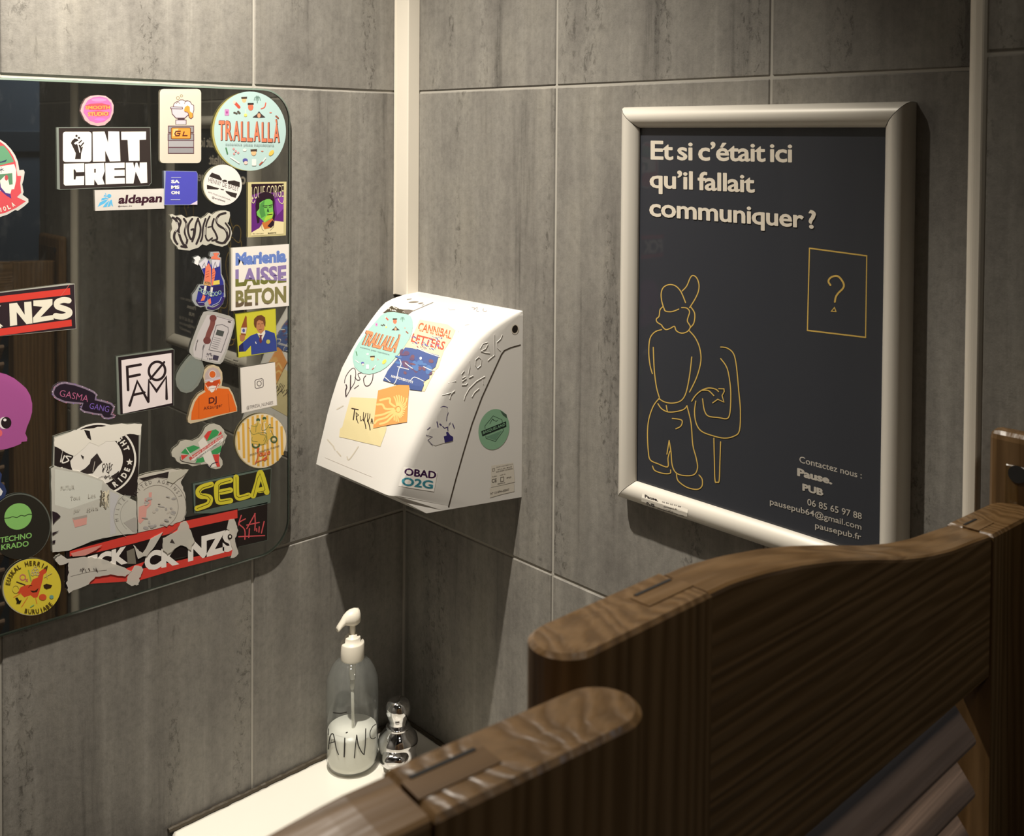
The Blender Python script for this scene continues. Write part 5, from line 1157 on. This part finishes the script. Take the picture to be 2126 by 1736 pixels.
# pale circular remnant
a = mart('c7', 2); torn(a, (244, 238, 226), [(898, 590), (1050, 550), (1230, 522), (1380, 530), (1300, 640), (1340, 740), (1358, 900), (1340, 1000), (1250, 1040), (900, 1128), (890, 800), (895, 660)], 8, 5, 4)
a.poly((50, 42, 42), [(905, 612), (1190, 545), (1180, 610), (1080, 600), (960, 640)])
a.ring((120, 112, 104), 4, 1080, 880, 275, 275, 0, -130, 65); a.ring((130, 122, 114), 4, 1080, 880, 200, 205, 0, -130, 65); a.arc((92, 84, 80), 'UNITED AGAINST', 1080, 880, 222, 226, -162, -20, 36, -.005)
a.poly((232, 170, 160), [(905, 880), (960, 860), (960, 800), (1000, 790), (1000, 745), (1030, 740), (1020, 860), (980, 900), (975, 980), (920, 1040), (900, 1020)])
random.seed(21)
for _ in range(30): a.ell(random.choice([(188, 184, 180), (204, 196, 186), (176, 172, 170)]), random.uniform(960, 1240), random.uniform(780, 1080)-0, random.uniform(8, 34), random.uniform(5, 16), random.uniform(-30, 30), n=9)
torn(a, (206, 202, 188), [(1190, 560), (1290, 530), (1380, 525), (1310, 600), (1230, 655), (1170, 640)], 2, 4, 3, False)
sticker(a, 'faded scraped round sticker remnant with a pinkish stain')
# large grey-white torn sheet
a = mart('c7', 3); torn(a, (240, 238, 228), [(74, 515), (110, 495), (330, 540), (560, 620), (640, 710), (800, 790), (880, 830), (892, 1130), (640, 1160), (460, 1205), (240, 1295), (84, 1310), (78, 900)], 3, 3, 5)
a.poly((224, 225, 216), [(110, 520), (330, 560), (560, 640), (540, 800), (250, 900), (110, 860)]); a.poly((206, 205, 208), [(632, 730), (720, 770), (690, 860), (668, 980), (690, 1130), (635, 1150)])
a.ring((150, 146, 140), 4, 900, 960, 232, 232, 0, 120, 238); a.ring((160, 156, 150), 3, 900, 960, 170, 170, 0, 130, 235); a.arc((140, 136, 130), 'MILTE', 900, 960, 190, 190, 160, 235, 34, -.005)
a.poly((182, 178, 172), [(760, 1030), (860, 980), (890, 985), (890, 1125), (850, 1115)]); a.poly((230, 168, 158), [(275, 985), (415, 960), (410, 1045), (300, 1075)]); a.poly((176, 168, 160), [(275, 985), (415, 955), (415, 978), (290, 1005)])
random.seed(6)
for _ in range(26): a.line(random.choice([(110, 104, 92), (140, 134, 120), (236, 226, 200)]), random.uniform(6, 16), [(lambda x, y: (x, y))(random.uniform(540, 620), random.uniform(720, 900)) for _ in range(2)])
for t, x, y, w in (('FUTUR', 165, 720, 130), ('Tout', 255, 815, 95), ('Les', 425, 795, 70), ('gas', 410, 915, 110), ('par', 290, 930, 60)): a.text((186, 182, 172), t, x, y, x+w, y-10, 40, -.005)
for P in ([(84, 920), (130, 935), (165, 970), (120, 1010), (92, 1045)], [(84, 1125), (150, 1105), (90, 1150)], [(86, 1200), (115, 1195), (112, 1222), (86, 1230)]): a.poly((48, 36, 44), P)
sticker(a, 'large greyish white torn sheet at the mirror lower left')
# ragged white strips over the slogan
a = mart('c7', 4)
torn(a, (242, 237, 227), [(112, 1375), (165, 1335), (235, 1370), (430, 1355), (540, 1370), (700, 1430), (840, 1490), (780, 1540), (640, 1520), (500, 1545), (430, 1610), (240, 1695), (220, 1600), (240, 1500), (235, 1410), (150, 1435)], 12, 6, 4)
a.line((120, 112, 104), 5, [(260, 1540), (420, 1500), (600, 1480)]); random.seed(4)
for _ in range(14): x = random.uniform(345, 520); a.line((80, 72, 68), 6, [(x, 1470+random.uniform(-12, 12)), (x+random.uniform(-10, 14), 1490+random.uniform(-14, 14))])
a.poly((226, 150, 140), [(260, 1320), (420, 1275), (560, 1240), (500, 1290), (400, 1340), (280, 1352)])
sticker(a, 'ragged white paper strip at the lower left end of the slogan')
a = mart('c7', 4); torn(a, (238, 233, 222), [(1265, 1110), (1290, 1040), (1350, 1010), (1400, 1110), (1430, 1200), (1400, 1290), (1300, 1240), (1180, 1330), (1130, 1290), (1130, 1180)], 15, 7, 4); a.poly((70, 62, 60), [(1220, 1180), (1250, 1230), (1200, 1220)])
sticker(a, 'crumpled white paper scrap between the slogan and the yellow word')
a = mart('c7', 4); torn(a, (244, 238, 228), [(800, 1540), (870, 1440), (930, 1440), (950, 1480), (910, 1560), (905, 1620), (830, 1630), (790, 1600)], 16, 6, 4); torn(a, (244, 238, 228), [(850, 1235), (900, 1290), (940, 1320), (1020, 1180), (1130, 1120), (1060, 1250), (980, 1340), (900, 1370)], 17, 5, 3)
sticker(a, 'thin torn white shred hanging over the mirror bottom edge')
a = mart('c8', 3); torn(a, (246, 240, 230), [(790, 1190), (850, 1180), (870, 1240), (892, 1310), (860, 1400), (870, 1480), (900, 1570), (850, 1620), (810, 1620), (830, 1520), (800, 1420), (790, 1300), (760, 1290)], 18, 5, 3); a.ell((50, 42, 40), 800, 1382, 26, 30); a.ell((246, 240, 230), 802, 1380, 12, 14)
sticker(a, 'narrow torn white strip over the last slogan letter')
# upper left slogan
a = mart('c3'); a.poly((210, 210, 200), [(-640, 836), (0, 748), (735, 655), (790, 660), (808, 1138), (400, 1180), (0, 1216), (-620, 1286)], True); a.poly((52, 40, 46), [(-634, 844), (0, 756), (787, 666), (803, 1134), (400, 1176), (0, 1214), (-614, 1280)])
a.poly(RD2, [(-600, 868), (0, 792), (742, 706), (746, 776), (0, 862), (-596, 936)]); a.poly(RD2, [(-590, 1206), (0, 1136), (758, 1040), (762, 1108), (0, 1212), (-588, 1272)])
for P in ([(98, 870), (180, 862), (262, 990), (256, 854), (332, 848), (345, 1080), (280, 1088), (176, 960), (182, 1098), (106, 1108)], [(354, 838), (556, 822), (556, 880), (430, 1012), (568, 990), (570, 1040), (352, 1076), (350, 1020), (450, 905), (354, 895)]): a.poly((250, 244, 226), P)
a.curve((250, 244, 226), 62, [(728, 838), (670, 832), (608, 855), (610, 900), (680, 925), (732, 950), (728, 985), (660, 1010), (590, 1000)]); a.text((250, 244, 226), 'FCK', -560, 1180, 34, 1112, 240, .0, fat=.05, sc=.95)
a.line((236, 120, 110), 4, [(735, 672), (645, 790)])
sticker(a, 'black and red slogan sticker with white capitals at the left picture edge')
# oval red and green badge
a = mart('c1'); a.poly((240, 236, 230), [(-80, 760), (0, 764), (60, 805), (120, 870), (160, 930), (190, 1000), (205, 1090), (250, 1085), (262, 1110), (250, 1190), (235, 1240), (250, 1320), (240, 1350), (300, 1395), (302, 1430), (260, 1470), (190, 1520), (160, 1512), (80, 1560), (0, 1586), (-80, 1600), (-240, 1560), (-350, 1512), (-460, 1440), (-410, 1320), (-420, 1110), (-365, 1000), (-280, 870), (-180, 785)], True)
RB = (214, 84, 92); a.poly(RB, [(-80, 780), (0, 786), (50, 825), (100, 880), (140, 945), (165, 1005), (185, 1150), (225, 1150), (215, 1230), (225, 1330), (180, 1375), (275, 1420), (170, 1490), (60, 1540), (-80, 1575), (-230, 1540), (-420, 1440), (-385, 1320), (-360, 1150), (-325, 1000), (-240, 880), (-160, 805)])
a.poly((106, 160, 124), [(-210, 880), (-80, 840), (40, 830), (90, 890), (130, 960), (148, 1000), (0, 1040), (-80, 1050), (-300, 1040)]); a.poly((240, 234, 224), [(-310, 1060), (-80, 1070), (0, 1050), (150, 1025), (172, 1090), (170, 1200), (150, 1290), (0, 1310), (-80, 1315), (-320, 1300)]); a.poly((96, 140, 108), [(-80, 1140), (130, 1120), (135, 1240), (-80, 1270)])
a.poly((86, 60, 130), [(-40, 1250), (40, 1220), (90, 1240), (120, 1390), (70, 1360), (0, 1300)]); a.poly((240, 228, 220), [(0, 1200), (50, 1150), (85, 1180), (100, 1250), (125, 1280), (110, 1340), (60, 1330), (10, 1270)]); a.ell((196, 84, 90), 68, 1170, 18, 30)
a.poly((60, 64, 100), [(-80, 985), (10, 1000), (75, 975), (60, 1000), (-20, 1015)]); a.line((60, 58, 90), 5, [(-10, 1080), (42, 1090)]); a.line((60, 58, 90), 5, [(14, 1060), (12, 1115)]); a.line((60, 58, 90), 5, [(-5, 1100), (35, 1070)])
for ch, x, y, t in (('I', 12, 1512, -8), ('O', 55, 1498, -16), ('L', 102, 1480, -24), ('A', 150, 1452, -32)):
    r = math.radians(t); w = 30 if ch != 'I' else 10; a.text((240, 228, 214), ch, x-w/2*math.cos(r), y-w/2*math.sin(r)+20, x+w/2*math.cos(r), y+w/2*math.sin(r)+20, 46, .04, (math.sin(r), -math.cos(r)))
sticker(a, 'oval red and green badge sticker with a scalloped ribbon at the left edge')
# violet blob
a = mart('c6'); a.poly((206, 108, 184), [(-80, 70), (0, 72), (70, 90), (150, 130), (220, 185), (280, 240), (320, 310), (342, 400), (340, 490), (318, 570), (285, 650), (268, 715), (290, 765), (285, 798), (230, 805), (222, 825), (150, 855), (60, 882), (-80, 900), (-240, 880), (-340, 830), (-420, 700), (-455, 520), (-440, 360), (-380, 220), (-270, 120), (-150, 80)], True); a.ell((246, 236, 240), -185, 604, 58, 64); a.ell((42, 30, 34), -190, 602, 55, 62)
a.ell((246, 236, 240), 45, 604, 58, 64); a.ell((42, 30, 34), 66, 602, 55, 62); a.ell((250, 246, 246), 52, 572, 17, 15); a.ell((238, 110, 120), -5, 712, 30, 38)
sticker(a, 'smooth violet blob sticker with one round black eye')
# glitter outline
a = mart('c6'); GO = [(552, 270), (575, 215), (630, 178), (690, 168), (800, 188), (900, 222), (990, 262), (1032, 300), (1018, 348), (1100, 365), (1180, 390), (1218, 430), (1210, 470), (1190, 510), (1230, 522), (1215, 550), (1150, 568), (1095, 560), (1070, 525), (990, 515), (880, 490), (845, 455), (872, 405), (780, 400), (680, 390), (590, 350), (555, 310)]
a.poly((170, 150, 176), GO, True); cx_, cy_ = 880, 365
def shrink(P, k):
    out = []
    n_ = len(P)
    for i in range(n_):
        x0, y0 = P[i-1]; x1, y1 = P[i]; x2, y2 = P[(i+1) % n_]
        tx, ty = x2-x0, y2-y0; d = math.hypot(tx, ty); out.append((x1-ty/d*k, y1+tx/d*k))
    return out
a.poly((40, 30, 44), shrink(GO, 20))
a.text((200, 110, 150), 'GASMA', 628, 318, 930, 382, 72, -.01, (.2, -1)); a.text((140, 110, 210), 'GANG', 945, 450, 1150, 492, 66, -.01, (.2, -1)); random.seed(8)
for i in range(34):
    k = i/34*len(GO); p, q = GO[int(k) % len(GO)], GO[(int(k)+1) % len(GO)]; t = k-int(k);
    a.ell(random.choice([(240, 220, 240), (236, 150, 180), (160, 130, 220)]), p[0]+(q[0]-p[0])*t*.98+(cx_-p[0])*.012, p[1]+(q[1]-p[1])*t*.98+(cy_-p[1])*.03, 6, 5, n=6)
sticker(a, 'glittery dark purple slug-shaped sticker with pink and violet letters')
# black framed square
a = mart('g'); a.poly((150, 158, 148), [(241, 740), (357, 723), (362, 726), (361, 842), (250, 862), (244, 860)], True); a.poly((40, 30, 34), [(245, 742), (361, 726), (360, 842), (250, 861)]); a.poly((250, 238, 240), [(252, 748), (356, 733), (357, 837), (255, 859)])
FK = (46, 34, 38)
for w, q in ((5.5, [(266, 810), (264, 762), (292, 757)]), (5.5, [(265, 783), (290, 778)]), (5.5, [(269, 842), (285, 792), (308, 834)]), (5, [(277, 820), (300, 815)]), (5.5, [(308, 834), (309, 790), (325, 812), (345, 783), (346, 828)]), (4.5, [(312, 787), (341, 752)])): a.line(FK, w, q)
a.ring(FK, 5, 326, 770, 17, 19, 10)
sticker(a, 'black framed white square sticker with thin overlapping black capitals')
# round black with green
a = mart('c9'); a.ell((120, 126, 118), 188, 516, 293, 314, 8, True, n=60); a.ell((44, 42, 36), 184, 522, 288, 308, 8, n=60)
GE = (146, 208, 116); a.ell(GE, 172, 422, 134, 122, -32); a.curve((44, 52, 36), 7, [(38, 440), (85, 436), (120, 425), (160, 432), (200, 412), (235, 418), (270, 402), (310, 404)])
a.text(GE, 'TECHNO', 0, 672, 302, 624, 52, .02, (0, -1)); a.text(GE, 'KRADO', 12, 740, 272, 702, 52, .02, (0, -1))
sticker(a, 'round black sticker with a green ball and green letters')
a = mart('c9'); a.ell((214, 208, 176), 300, 1092, 280, 268, -28, True, n=60); YL2 = (236, 216, 70); a.ell(YL2, 306, 1090, 275, 265, -28, n=60)
a.poly((226, 86, 52), [(160, 1150), (195, 1095), (230, 1078), (290, 1070), (310, 1020), (360, 1000), (370, 950), (410, 920), (448, 918), (440, 955), (412, 975), (405, 1020), (390, 1080), (370, 1150), (355, 1190), (320, 1195), (290, 1170), (230, 1190), (200, 1160)])
a.poly((60, 36, 20), [(285, 1125), (330, 1128), (368, 1100), (350, 1140), (310, 1146)]); a.curve((80, 40, 24), 6, [(272, 1095), (285, 1078), (302, 1078)]); a.line((80, 60, 40), 13, [(160, 1045), (235, 1072)]); a.line((160, 190, 80), 13, [(270, 935), (295, 1035)])
for q in ([(130, 1190), (200, 1150)], [(205, 1280), (262, 1190)], [(350, 1250), (338, 1195)]): a.line((232, 140, 60), 8, q)
a.ring((214, 120, 120), 9, 216, 1000, 26, 26); a.line((214, 120, 120), 9, [(240, 1010), (262, 1038)]); a.line((214, 120, 120), 7, [(244, 1040), (262, 1016)])
for x, y in ((318, 940), (350, 936), (334, 962), (310, 968), (356, 966), (336, 914)): a.ring((210, 196, 150), 6, x, y, 15, 15, n=12)
a.ell((226, 92, 52), 405, 1188, 36, 30); a.poly((60, 40, 24), [(412, 1075), (440, 1060), (495, 1075), (480, 1100), (440, 1112), (418, 1098)]); a.poly((40, 34, 20), [(145, 1195), (165, 1190), (185, 1222), (205, 1215), (190, 1250), (155, 1250), (160, 1225)]); a.ell((120, 170, 160), 489, 1186, 20, 18); a.line((150, 200, 120), 10, [(290, 1280), (320, 1262)])
a.line((220, 206, 120), 6, [(420, 1000), (490, 960)]); a.line((220, 206, 120), 6, [(440, 960), (450, 1010)]); a.ring((222, 206, 90), 6, 150, 1110, 30, 36)
a.arc((84, 66, 30), 'EUSKAL HERRIA', 306, 1092, 212, 206, -176, -50, 44, .025); a.arc((84, 66, 30), 'BURUJABE', 306, 1092, 262, 252, 108, 40, 42, .025, True)
sticker(a, 'round yellow sticker with a red smiling creature and black lettering')
a = mart('c6', 1); a.poly((62, 76, 124), [(-60, 1110), (0, 1120), (20, 1150), (8, 1230), (50, 1270), (70, 1330), (50, 1390), (0, 1425), (-60, 1440), (-200, 1430), (-230, 1300), (-210, 1160), (-130, 1110)], True); a.poly((236, 236, 236), [(-160, 1300), (-60, 1290), (0, 1290), (30, 1330), (15, 1370), (-60, 1400), (-150, 1390)])
sticker(a, 'dark blue and white sticker edge at the left picture border')
